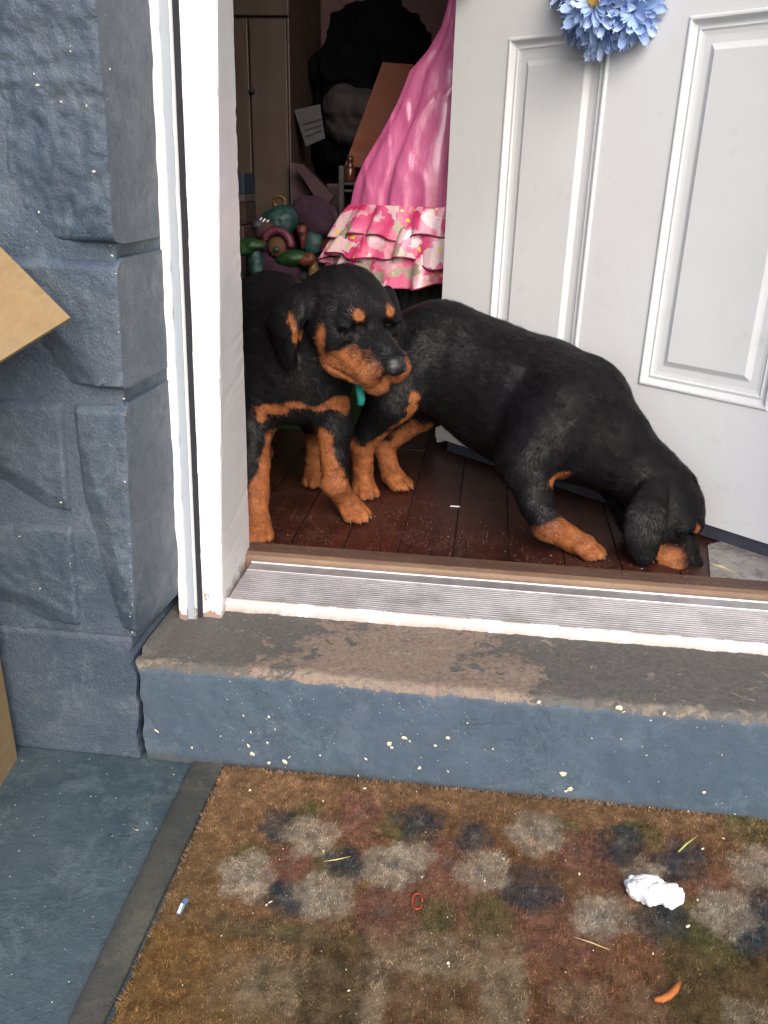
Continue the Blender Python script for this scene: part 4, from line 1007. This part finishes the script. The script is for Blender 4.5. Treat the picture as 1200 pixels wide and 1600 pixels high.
c = zc_(652, 1408, .018); litter('elastic_band', [c+V3(.0085*math.cos(a)*.8, .014*math.sin(a), .001*math.sin(3*a)) for a in np.linspace(0, 6.1, 22)], .0011, M_elas, 'small orange elastic loop lying on the doormat', 'elastic band', 6)
litter('grass_blade', [zc_(1060, 1331, .018), zc_(1072, 1319, .022), zc_(1091, 1305, .021)], [.0012, .0016, .0004], M_grass, 'single bright green grass blade above the tissue on the doormat', 'grass blade', 5)
litter('grass_blade', [zc_(506, 1346, .018), zc_(526, 1343, .021), zc_(548, 1338, .019)], [.0005, .0011, .0004], M_straw, 'dry yellow grass blade among the printed flowers of the doormat', 'grass blade', 5)
litter('straw_stem', [zc_(896, 1464, .018), zc_(922, 1472, .020), zc_(952, 1484, .018)], [.0006, .0009, .0004], M_straw, 'thin straw stem on the red brown part of the doormat', 'straw', 5)
c = zc_(285, 1416, .019)
b = MB(); a_ = zc_(279, 1428, .019); d_ = zc_(292, 1404, .021); sd_ = n3(np.cross(d_-a_, (0, 0, 1)))
b.add([a_-sd_*.003, a_+sd_*.003, d_+sd_*.004, d_-sd_*.004, (a_+d_)/2+V3(0, 0, .003)-sd_*.004, (a_+d_)/2+V3(0, 0, .003)+sd_*.004], [(0, 1, 5, 4), (4, 5, 2, 3)])
wp = build_local(b, 'wrapper_scrap', plain('blue_foil', srgb(92, 118, 150), .35), c, 'tiny folded blue and white wrapper scrap on the mat edge', 'wrapper')
b = MB(); b.add([a_-sd_*.002+V3(0, 0, .0015), a_+sd_*.0015+V3(0, 0, .0015), (a_+d_)/2+V3(0, 0, .0045)+sd_*.0012, (a_+d_)/2+V3(0, 0, .0045)-sd_*.002], [(0, 1, 2, 3)]); b.build('white_print', M_tis, wp)
b = MB()
crumbs = [(786, 1342, .018, 4.5), (1098, 1306+20, .018, 3), (1130, 1310, .018, 3.5), (1075, 1447, .018, 5), (460, 1290, .018, 2), (905, 1365, .018, 3), (1090, 1406, .018, 3), (390, 1235, .018, 3.5), (570, 1232, .018, 4), (505, 1252, .018, 3), (660, 1370, .018, 3), (422, 1410, .018, 5), (416, 1414, .018, 3.5), (700, 1505, .018, 3), (545, 1548, .018, 3), (505, 1330, .018, 3), (1075, 1268, .018, 3), (1148, 1272, .018, 3), (1015, 1262, .018, 2), (1020, 1490, .018, 2.5)]
for i in range(120): crumbs.append((random.uniform(260, 1200), random.uniform(1215, 1600), .018, random.uniform(.6, 1.7)))
for (px, py, z_, r) in crumbs:
    p = zc_(px, py, z_)
    if -.375 < p[0]: flake(b, p, (random.gauss(0, .3), random.gauss(0, .3)-.2, 1), r*.00085, 6)
for i in range(220):
    p = V3(random.uniform(-.9, -.45), random.uniform(.55, 1.085), .0015); flake(b, p, (0, 0, 1), random.choice([.0005, .0007, .001, .0016]), 5)
tag(b.build('crumbs', M_fleck), 'pale paint crumbs and bits scattered over mat and porch', None, None, 'stuff')
# indoors
b = MB(); c = zc_(711, 791, ZF+.001); b.box(c-V3(.011, .0015, .001), c+V3(.011, .0015, .001)); build_local(b, 'paper_scrap', M_tis, c, 'tiny white paper strip on the dark floorboards', 'paper scrap')
b = MB()
for i in range(160):
    p = V3(random.uniform(-.44, .55), 1.54+abs(random.gauss(0, .16)), ZF+.0008); flake(b, p, (0, 0, 1), random.uniform(.0004, .0012), 5)
tag(b.build('floor_dust', M_fleck), 'pale dust specks on the dark floorboards', None, None, 'stuff')
c = zc_(1130, 888, .231); b = MB(); p0, p1 = at(1108, 882, z=.229), at(1151, 897, z=.228)
b.add([p0+V3(0, .006, .001), p0+V3(0, -.001, .0035), p1+V3(-.004, -.003, .0030), p1+V3(.004, .005, .0), (p0+p1)/2+V3(0, .004, .006)], [(0, 1, 4), (1, 2, 4), (2, 3, 4), (3, 0, 4)])
build_local(b, 'leaf_scrap', plain('dry_leaf', srgb(165, 155, 118), .5), c, 'curled pale scrap beside the nose of the sniffing puppy', 'scrap')
# patterned vinyl tile under the door edge
m = N('marbled_vinyl'); n_ = m.noise(7, 5, .6, dist=1.2); ed = m.map(m.math('ABSOLUTE', m.math('SUBTRACT', n_, .5)), 0, .03, 1, 0)
ed2 = m.map(m.math('ABSOLUTE', m.math('SUBTRACT', m.noise(11, 2, .5, dist=2.5), .5)), 0, .02, 1, 0)
col = m.mix(m.map(m.noise(30, 5), .3, .7), srgb(128, 124, 120), srgb(158, 153, 148)); col = m.mix(m.math('MULTIPLY', m.math('MAXIMUM', ed, ed2), .6), col, srgb(66, 60, 60))
M_vin = m.out(col, .5)
b = MB(); q = [at(1098, 816, z=ZF), at(1108, 893, z=ZF)]
b.loft([(q[1][0]-.006, 1.534), (.78, 1.534), (.78, 1.66), (q[0][0]+.03, 1.74), (q[0][0]-.02, 1.70)], ZF-.0005, None, ZF+.0035)
build_local(b, 'floor_mat', M_vin, (.6, 1.6, ZF), 'grey marbled vinyl mat on the floor under the white door', 'mat')

# ------------------------------------------------------------------ cardboard box left of the wall
bx = thing('cardboard_box', 'brown cardboard box standing against the block wall with its flap open', 'box', (-.95, .88, 0))
c0 = V3(-.748, 1.066, 0); rd = n3((.016, -.105, 0)); bd = V3(-rd[1], rd[0], 0)*-1
bd = n3((-1, -.15, 0))
Wb, Db, Hb = .46, .40, .64
def panel_quad(name, p, du, dv, th_=.005, parent=bx):
    du, dv = np.array(du, float), np.array(dv, float); nr = n3(np.cross(du, dv))*th_; nn = 24
    Ug, Vg = np.meshgrid(np.linspace(0, 1, nn), np.linspace(0, 1, nn), indexing='ij')
    G = np.array(p)+Ug[..., None]*du+Vg[..., None]*dv; G = G+nr*.5*fbm(G, 8, 2, 5)[..., None]
    b = MB(); b.grid((G+nr*.5)); b.grid((G-nr*.5)[:, ::-1])
    rim = [(i, 0) for i in range(nn)]+[(nn-1, j) for j in range(1, nn)]+[(i, nn-1) for i in range(nn-2, -1, -1)]+[(0, j) for j in range(nn-2, 0, -1)]
    A_ = [(G+nr*.5)[i, j] for i, j in rim]; B_ = [(G-nr*.5)[i, j] for i, j in rim]; n = len(rim)
    b.add(A_+B_, [(i, n+i, n+(i+1) % n, (i+1) % n) for i in range(n)]); return b.build(name, M_card, parent, False)
up = V3(0, 0, Hb)
panel_quad('side', c0+rd*.003, rd*Db, up); panel_quad('side', c0, bd*Wb, up); panel_quad('side', c0+rd*Db, bd*Wb, up); panel_quad('side', c0+bd*Wb, rd*Db, up); panel_quad('bottom', c0+V3(0, 0, .004), rd*Db, bd*Wb)
C0 = at(110, 497, y=1.005); e1 = n3(at(0, 388, y=1.03)-C0); e2 = at(0, 562, y=.93)-C0; e2 = n3(e2-e1*np.dot(e1, e2)*.9)
panel_quad('flap', C0, e1*.26, e2*.275)
panel_quad('flap', c0+V3(0, 0, Hb)+rd*.01, n3(bd+V3(0, 0, .1))*Wb*.9, n3(V3(.0, .0, .5)-rd*.15)*.0+n3(V3(0, -.5, .75))*.15)

# ------------------------------------------------------------------ pink raincoat dress behind the door edge
dr = thing('raincoat_dress', 'glossy pink vinyl raincoat with flower print ruffles hanging behind the door edge', 'raincoat', (-.155, 2.42, .7))
YD = 2.50
def mat_pvc(name, prn=False):
    m = N(name); n_ = m.noise(16, 3, .5); col = m.mix(m.map(n_, .3, .7), srgb(184, 84, 134), srgb(200, 106, 152))
    if prn:
        v = m.new('ShaderNodeTexVoronoi'); v.inputs['Scale'].default_value = 30; P = m.new('ShaderNodeVectorMath', operation='ADD'); m.link(m.co(), P.inputs[0])
        nn_ = m.new('ShaderNodeTexNoise'); nn_.inputs['Scale'].default_value = 60; m.link(m.co(), nn_.inputs['Vector']); sc_ = m.new('ShaderNodeVectorMath', operation='SCALE'); m.link(nn_.outputs['Color'], sc_.inputs[0]); sc_.inputs['Scale'].default_value = .03
        m.link(sc_.outputs[0], P.inputs[1]); m.link(P.outputs[0], v.inputs['Vector'])
        sep = m.new('ShaderNodeSeparateColor'); m.link(v.outputs['Color'], sep.inputs[0])
        base = m.mix(m.map(n_, .35, .65), srgb(190, 46, 100), srgb(212, 96, 142))
        col = m.mix(m.map(m.math('ADD', sep.outputs[0], m.math('MULTIPLY', m.math('SUBTRACT', n_, .5), 1.2)), .52, .80), base, srgb(206, 176, 184))
        col = m.mix(m.map(sep.outputs[1], .80, .83), col, srgb(150, 140, 122))
        k = m.math('MULTIPLY', m.math('LESS_THAN', v.outputs['Distance'], .2), m.map(sep.outputs[2], .45, .47)); col = m.mix(k, col, srgb(226, 190, 80))
    m.b.inputs['Coat Roughness'].default_value = .12
    return m.out(col, .42, m.bump(m.noise(28, 3, .5, m.vscale((1, 1, .35))), .5, .012), Coat_Weight=.7)
M_hem = plain('ruffle_edge', srgb(120, 24, 66), .4)
M_pvc, M_pvcp = mat_pvc('pink_vinyl'), mat_pvc('flower_print_vinyl', True)
outl = [(716, -80), (710, -30), (701, 0), (690, 42), (668, 80), (640, 112), (636, 124), (622, 160), (604, 195), (585, 228), (568, 258), (557, 285), (550, 322)]
XCp = at(712, 200, y=YD)[0]
zr = [(at(x, y, y=YD)[2], XCp-at(x, y, y=YD)[0]) for x, y in outl]; zr = np.array(zr[::-1])
def skin_ring(z, R, ph, amp, f0, seed, fold=.34):
    th = np.linspace(0, 2*math.pi, 240)
    w_ = 1+amp*(np.sin(f0*th+ph+1.3*np.sin(2*th+seed))*.6+.4*np.sin((f0*1.7)//1*th+seed*2+ph))
    return np.stack([XCp+R*w_*np.cos(th), YD+R*fold*w_*np.sin(th), np.full_like(th, 1)*z], -1)
rings = []
for z in np.linspace(zr[0, 0], zr[-1, 0], 70):
    R = max(.006, np.interp(z, zr[:, 0], zr[:, 1])); t = (zr[-1, 0]-z)/(zr[-1, 0]-zr[0, 0]); rings.append(skin_ring(z, R/(1+.03*t), t*.6, .03+.075*t, 9, 1.0)); q_ = rings[-1]; cr_ = (1-2*np.abs(vnoise(q_*V3(1, 1, .55), 17, 61)))**3*.006+fbm(q_, 9, 2, 63)*.004; q_[:, 1] -= cr_*np.sign(YD-q_[:, 1]+1e-6)*min(1, .3+t)
b = MB(); b.grid(np.array(rings)); b.build('skirt', M_pvc, dr, True)
def ruffle(px_top, py_top, px_bot, py_bot, seed, amp, f0, name='ruffle'):
    z1 = at(px_top, py_top, y=YD)[2]; R1_ = XCp-at(px_top, py_top, y=YD)[0]; z0_ = at(px_bot, py_bot, y=YD)[2]; R0_ = XCp-at(px_bot, py_bot, y=YD)[0]
    rs = []
    for t in np.linspace(0, 1, 16):
        R = R1_+(R0_-R1_)*t**.7; z = z1+(z0_-z1)*t; r_ = skin_ring(z, R, seed, .03+amp*t**.8, f0, seed, .36)
        th = np.linspace(0, 2*math.pi, 240); r_[:, 2] += (.008*np.sin(3*th+seed)+.009*np.sin(8*th+seed*2.1)+.006*np.sin(17*th+seed))*t
        rs.append(r_)
    b = MB(); b.grid(np.array(rs)[::-1]); o_ = b.build(name, M_pvcp, dr, True); b = MB(); b.tube(list(rs[-1]), .0022, 5, False); b.build('hem', M_hem, o_, True); return o_
ruffle(552, 318, 527, 366, 1.0, .075, 17); ruffle(543, 348, 513, 400, 2.3, .085, 19); ruffle(537, 384, 520, 434, 4.1, .10, 16)
b = MB(); zt = 1.56; b.tube([V3(XCp, YD, 1.38), V3(XCp-.004, YD, 1.47), V3(XCp, YD-.01, zt)], .006, 8); b.build('hanging_loop', M_pvc, dr, True)
hk = thing('over_door_hook', 'metal hook strip on the back of the front door holding the raincoat', 'hook', tuple(dpt(.02, DH, -.05)))
b = MB(); q = dpt(.03, 0, -.05); b.tube([dpt(.03, DH+.004, .004), dpt(.03, DH+.004, -.05), V3(q[0], q[1], 1.55), V3(XCp+.01, YD-.02, 1.54), V3(XCp, YD-.005, 1.57)], .004, 6); b.build('strip', M_alu, hk)

# ------------------------------------------------------------------ things in the dim room
wb = thing('wardrobe', 'tall brown wooden cupboard standing in the dim room behind the jamb', 'wardrobe', (-1.0, 3.0, ZF))
xr_ = at(452, 200, y=2.75)[0]
for (nm, x0, x1, z0, z1, y0_, y1_) in (('carcass', xr_-.75, xr_, ZF, 1.95, 2.77, 3.25), ('plinth', xr_-.75, xr_, ZF, ZF+.08, 2.755, 2.768), ('top_rail', xr_-.75, xr_+.004, at(400, 24, y=2.75)[2], 1.96, 2.752, 2.768)):
    b = MB(); b.box((x0, y0_, z0), (x1, y1_, z1)); b.build(nm, M_cabinet, wb, bevel=.003)
for i in range(4):
    x1 = xr_-.004-i*.118; b = MB(); b.box((x1-.114, 2.750, ZF+.085), (x1, 2.768, at(400, 26, y=2.75)[2]-.004)); b.build('plank', M_cabinet, wb, bevel=.003)
b = MB(); b.ball(at(394, 141, y=2.74), .010, 12, 8); b.build('knob', M_dark, wb, True)
M_dresser = mat_wood('dark_dresser_wood', srgb(56, 44, 44), srgb(74, 58, 56), .5, (3, 30, 30), 0, .1)
ds = thing('dresser', 'low dark dresser under the heap of black coats', 'dresser', (-.2, 3.15, ZF))
b = MB(); b.box((-.58, 2.95, ZF), (.35, 3.4, .90)); b.build('carcass', M_dresser, ds, bevel=.004)
for i in range(3):
    b = MB(); b.box((-.565, 2.932, ZF+.05+i*.215), (.335, 2.949, ZF+.25+i*.215)); dd = b.build('drawer', M_dresser, ds, bevel=.004)
    b = MB(); b.ball((-.3, 2.925, ZF+.15+i*.215), .012, 12, 8); b.build('handle', M_brass, dd, True)
def lump(name, parts, m, label, cat, h=.006, amp=.006, fs=18, seed=1, k=.02, sub=None, group=None):
    Bq = Body(); 
    for (c, r) in parts: Bq.ell(c, r, None, k)
    V, Q, Nn, _, _ = Bq.mesh(h); V = V+Nn*(amp*(fbm(V, fs, 3, seed)+.6*(1-2*np.abs(vnoise(V, fs*1.7, seed+5)))))[:, None]
    c = np.array([(V[:, 0].min()+V[:, 0].max())/2, (V[:, 1].min()+V[:, 1].max())/2, V[:, 2].min()])
    o = mesh(name, V-c, Q.astype(np.int32), m, None, True); o.location = tuple(c); return tag(o, label, cat, group)
PX = lambda px, py, y, r: (at(px, py, y=y), r)
M_blackc = plain('black_cloth', (.0022, .0022, .003), .95, .3, 60, Specular_IOR_Level=.08); M_greyc = plain('grey_cloth', srgb(38, 32, 34), .85, .2); 
lump('coat_pile', [(at(590, 62, y=3.1), (.15, .13, .11)), (at(545, 110, y=3.1), (.12, .13, .10)), (at(620, 90, y=3.1), (.11, .12, .12)), (at(560, 165, y=3.12), (.15, .15, .10)), (at(540, 225, y=3.12), (.13, .14, .10)), (at(620, 180, y=3.15), (.14, .15, .12)), (at(575, 30, y=3.12), (.07, .08, .05))], M_blackc, 'heap of black coats piled on the dresser', 'coats', .007, .022, 13, 3, .02)
lump('cloth_bag', [(at(535, 165, y=2.93), (.06, .05, .055)), (at(575, 168, y=2.93), (.09, .05, .05)), (at(560, 200, y=2.95), (.11, .05, .06))], M_greyc, 'crumpled dark grey cloth bag in front of the black coats', 'bag', .006, .008, 16, 5)
def sheet(name, pxs, y, th_, m, label, cat, ys=None):
    P = [at(x, yy, y=(ys[i] if ys else y)) for i, (x, yy) in enumerate(pxs)]; n = len(P); nr = n3(np.cross(P[1]-P[0], P[2]-P[1]))*th_
    b = MB(); b.add([p-nr/2 for p in P]+[p+nr/2 for p in P], [tuple(range(n-1, -1, -1)), tuple(range(n, 2*n))]+[(i, (i+1) % n, n+(i+1) % n, n+i) for i in range(n)])
    return build_local(b, name, m, np.mean(P, 0), label, cat)
M_brownb = mat_wood('brown_board', srgb(92, 46, 30), srgb(108, 58, 38), .7, (3, 3, 30), 0, 0)
sheet('cardboard_sheet', [(598, 98), (646, 102), (598, 262), (538, 262)], 2.86, .008, M_brownb, 'orange brown board leaning between black coats and pink raincoat', 'board', [2.93, 2.93, 2.80, 2.80])
pp = sheet('paper_sheet', [(460, 172), (500, 163), (508, 216), (478, 229)], 2.80, .002, plain('paper', srgb(58, 57, 60), .8), 'pale printed paper stuck up beside the wooden cupboard', 'paper')
for i in range(3):
    a_, d_ = at(473+i*3, 195+i*9, y=2.797), at(503, 186+i*9, y=2.797); b = MB(); b.tube([a_, d_], .0018, 4); b.build('printed_line', M_greyc, pp)
TY = 2.52
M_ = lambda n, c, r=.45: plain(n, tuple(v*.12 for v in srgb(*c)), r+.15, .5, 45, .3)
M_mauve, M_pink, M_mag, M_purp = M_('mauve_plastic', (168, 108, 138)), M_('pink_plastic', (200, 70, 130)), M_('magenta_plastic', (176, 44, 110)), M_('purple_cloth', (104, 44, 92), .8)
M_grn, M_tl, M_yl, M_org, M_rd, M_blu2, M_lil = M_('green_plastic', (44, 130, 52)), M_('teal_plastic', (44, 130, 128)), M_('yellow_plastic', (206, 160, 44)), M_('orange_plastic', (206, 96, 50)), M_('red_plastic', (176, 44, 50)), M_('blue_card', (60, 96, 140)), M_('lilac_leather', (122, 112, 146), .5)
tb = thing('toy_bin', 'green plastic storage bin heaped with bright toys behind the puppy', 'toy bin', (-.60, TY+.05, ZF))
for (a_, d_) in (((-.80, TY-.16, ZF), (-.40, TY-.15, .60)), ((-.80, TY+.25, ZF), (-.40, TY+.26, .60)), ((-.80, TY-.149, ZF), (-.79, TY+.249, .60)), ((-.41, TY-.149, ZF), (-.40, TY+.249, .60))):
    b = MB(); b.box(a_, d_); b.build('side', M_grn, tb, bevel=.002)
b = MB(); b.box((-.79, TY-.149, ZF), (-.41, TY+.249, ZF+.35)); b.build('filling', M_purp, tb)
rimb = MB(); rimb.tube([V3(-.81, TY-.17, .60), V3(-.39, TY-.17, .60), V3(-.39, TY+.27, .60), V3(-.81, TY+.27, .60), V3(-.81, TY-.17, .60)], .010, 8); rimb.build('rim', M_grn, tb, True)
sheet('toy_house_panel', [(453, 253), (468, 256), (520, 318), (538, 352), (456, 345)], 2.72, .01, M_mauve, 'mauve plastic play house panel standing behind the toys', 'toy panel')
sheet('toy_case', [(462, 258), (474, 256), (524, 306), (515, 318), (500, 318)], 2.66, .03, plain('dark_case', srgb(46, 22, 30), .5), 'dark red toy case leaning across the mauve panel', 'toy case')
def ring(c, R, r, n=20, tilt=0, arc=2*math.pi, a0=0):
    b = MB(); b.tube([c+V3(R*math.cos(a), R*math.sin(tilt)*math.sin(a), R*math.cos(tilt)*math.sin(a)) for a in np.linspace(a0, a0+arc, n)], r, 8); return b
c = at(437, 316, y=TY+.05); build_local(ring(c, .017, .0065), 'toy_ring', M_yl, c, 'yellow ring toy on top of the teal plush', 'toy', None, True)
toys = [
 ('plush_toy', [(438, 345, 0, .05, .04, .042), (452, 338, .02, .035, .03, .03), (425, 352, 0, .03, .03, .03)], M_tl, 'teal plush toy under the yellow ring'),
 ('toy_bag', [(490, 335, .03, .060, .04, .050), (500, 352, .02, .05, .04, .035), (478, 325, .03, .04, .04, .035)], M_purp, 'purple cloth toy bag on the right of the toy heap'),
 ('toy_leaf', [(392, 383, -.08, .045, .03, .018), (382, 392, -.08, .03, .03, .015)], M_grn, 'green leaf shaped toy next to the white jamb'),
 ('toy_block', [(462, 402, -.06, .045, .03, .018), (448, 408, -.06, .03, .02, .016)], M_grn, 'long green toy block above the puppy head'),
 ('toy_ball', [(490, 380, 0, .030, .028, .036)], M_tl, 'dark teal toy ball beside the red peg'),
 ('toy_peg', [(473, 372, -.02, .012, .012, .034), (471, 360, -.02, .014, .014, .014)], M_rd, 'red upright toy peg in the middle of the toy heap'),
 ('toy_car', [(478, 408, -.07, .026, .02, .016), (484, 402, -.07, .016, .016, .014)], M_org, 'small orange toy car above the yellow bottle'),
 ('toy_bottle', [(490, 425, -.05, .016, .016, .034), (486, 412, -.05, .009, .009, .016)], M_yl, 'yellow toy bottle near the puppy ear'),
 ('toy_tube', [(398, 408, -.07, .022, .02, .05), (402, 425, -.07, .02, .02, .03)], M_tl, 'teal toy tube low beside the jamb'),
 ('toy_cushion', [(412, 405, -.02, .05, .04, .04), (440, 425, -.04, .06, .04, .04)], M_purp, 'plum coloured cushion under the pink doll hood'),
 ('toy_brick', [(515, 382, .0, .022, .02, .016), (510, 390, .0, .018, .02, .014)], M_rd, 'red toy brick beside the raincoat ruffles'),
 ('toy_cloth', [(505, 405, .05, .05, .04, .04), (478, 430, .0, .05, .04, .03), (515, 425, .06, .05, .05, .04)], plain('dark_green_cloth', srgb(14, 28, 20), .8), 'dark green cloth under the orange toy car'),
 ('toy_horse', [(415, 360, -.03, .035, .03, .03)], plain('brown_plush', srgb(50, 32, 24), .9), 'small brown plush lump beside the lilac shoe'),
]
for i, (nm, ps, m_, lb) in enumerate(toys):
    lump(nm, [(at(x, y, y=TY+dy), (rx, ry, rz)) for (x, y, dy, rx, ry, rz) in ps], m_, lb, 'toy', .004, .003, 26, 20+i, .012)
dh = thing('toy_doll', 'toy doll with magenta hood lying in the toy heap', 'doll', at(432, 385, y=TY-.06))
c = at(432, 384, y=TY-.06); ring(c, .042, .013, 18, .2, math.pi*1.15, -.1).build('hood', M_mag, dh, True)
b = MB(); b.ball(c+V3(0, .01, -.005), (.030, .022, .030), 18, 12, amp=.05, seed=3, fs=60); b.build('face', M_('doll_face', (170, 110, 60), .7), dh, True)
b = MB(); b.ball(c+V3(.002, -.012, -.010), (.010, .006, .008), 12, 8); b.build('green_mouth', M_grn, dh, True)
shoe = thing('shoe', 'lilac shoe with three white stripes standing on end among toys', 'shoe', at(405, 352, y=TY))
b = MB(); c = at(407, 352, y=TY-.02); b.ball(c, (.042, .025, .024), 20, 12, frame((.8, 0, .5)), .05, 4, 30); b.build('upper', M_lil, shoe, True)
for i in range(3):
    q = at(406+i*5.5, 350-i*-1.5-5, y=TY-.048); b = MB(); b.tube([q+V3(-.008, 0, -.006), q+V3(.006, 0, .008)], .0022, 5); b.build('stripe', M_tis, shoe)
# boxes beside the jamb
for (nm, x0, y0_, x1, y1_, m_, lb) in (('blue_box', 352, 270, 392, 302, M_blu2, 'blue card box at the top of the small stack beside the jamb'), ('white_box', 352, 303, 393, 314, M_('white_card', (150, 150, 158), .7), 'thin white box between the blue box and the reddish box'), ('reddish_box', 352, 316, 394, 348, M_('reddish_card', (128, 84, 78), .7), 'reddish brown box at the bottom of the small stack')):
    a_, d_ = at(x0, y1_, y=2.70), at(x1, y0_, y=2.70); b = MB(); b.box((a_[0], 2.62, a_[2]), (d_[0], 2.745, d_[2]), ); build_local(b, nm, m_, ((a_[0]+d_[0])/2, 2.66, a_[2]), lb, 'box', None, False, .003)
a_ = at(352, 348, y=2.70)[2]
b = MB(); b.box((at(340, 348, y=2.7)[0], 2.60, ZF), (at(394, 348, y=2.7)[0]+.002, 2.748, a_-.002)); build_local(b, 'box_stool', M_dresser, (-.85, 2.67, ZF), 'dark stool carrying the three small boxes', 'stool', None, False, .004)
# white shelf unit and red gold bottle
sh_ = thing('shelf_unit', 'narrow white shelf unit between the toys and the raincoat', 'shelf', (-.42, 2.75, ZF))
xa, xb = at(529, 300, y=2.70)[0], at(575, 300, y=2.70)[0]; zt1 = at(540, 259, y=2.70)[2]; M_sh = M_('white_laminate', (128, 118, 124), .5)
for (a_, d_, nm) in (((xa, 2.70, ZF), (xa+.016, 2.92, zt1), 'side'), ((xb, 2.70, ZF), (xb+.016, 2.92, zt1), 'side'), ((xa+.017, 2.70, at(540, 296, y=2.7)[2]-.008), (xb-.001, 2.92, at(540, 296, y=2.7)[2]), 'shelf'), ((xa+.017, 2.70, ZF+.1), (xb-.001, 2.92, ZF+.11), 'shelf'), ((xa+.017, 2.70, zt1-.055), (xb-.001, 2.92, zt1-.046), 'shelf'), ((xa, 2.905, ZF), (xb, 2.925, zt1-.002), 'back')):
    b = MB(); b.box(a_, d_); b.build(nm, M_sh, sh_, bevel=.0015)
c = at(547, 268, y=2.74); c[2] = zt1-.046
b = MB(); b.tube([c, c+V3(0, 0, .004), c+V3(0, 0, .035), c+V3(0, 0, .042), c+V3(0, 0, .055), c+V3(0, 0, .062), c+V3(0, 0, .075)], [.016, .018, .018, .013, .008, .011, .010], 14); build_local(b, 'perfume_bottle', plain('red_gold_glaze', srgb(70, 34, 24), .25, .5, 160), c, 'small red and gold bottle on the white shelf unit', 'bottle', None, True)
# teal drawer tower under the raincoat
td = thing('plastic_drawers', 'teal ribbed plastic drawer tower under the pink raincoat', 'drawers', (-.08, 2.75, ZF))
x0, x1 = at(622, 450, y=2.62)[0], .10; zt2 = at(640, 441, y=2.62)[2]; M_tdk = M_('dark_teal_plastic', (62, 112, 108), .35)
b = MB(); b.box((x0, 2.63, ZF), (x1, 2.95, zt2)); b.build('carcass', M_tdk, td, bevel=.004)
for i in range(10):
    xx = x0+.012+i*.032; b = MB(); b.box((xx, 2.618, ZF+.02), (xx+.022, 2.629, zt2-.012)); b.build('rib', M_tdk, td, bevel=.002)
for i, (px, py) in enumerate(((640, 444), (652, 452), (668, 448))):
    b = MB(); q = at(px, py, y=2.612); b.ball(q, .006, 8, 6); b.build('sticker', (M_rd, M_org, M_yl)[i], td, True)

b = FLW[0]; tag(b.build('paint_chips', M_fleck, wallo), None, None, None, 'stuff')
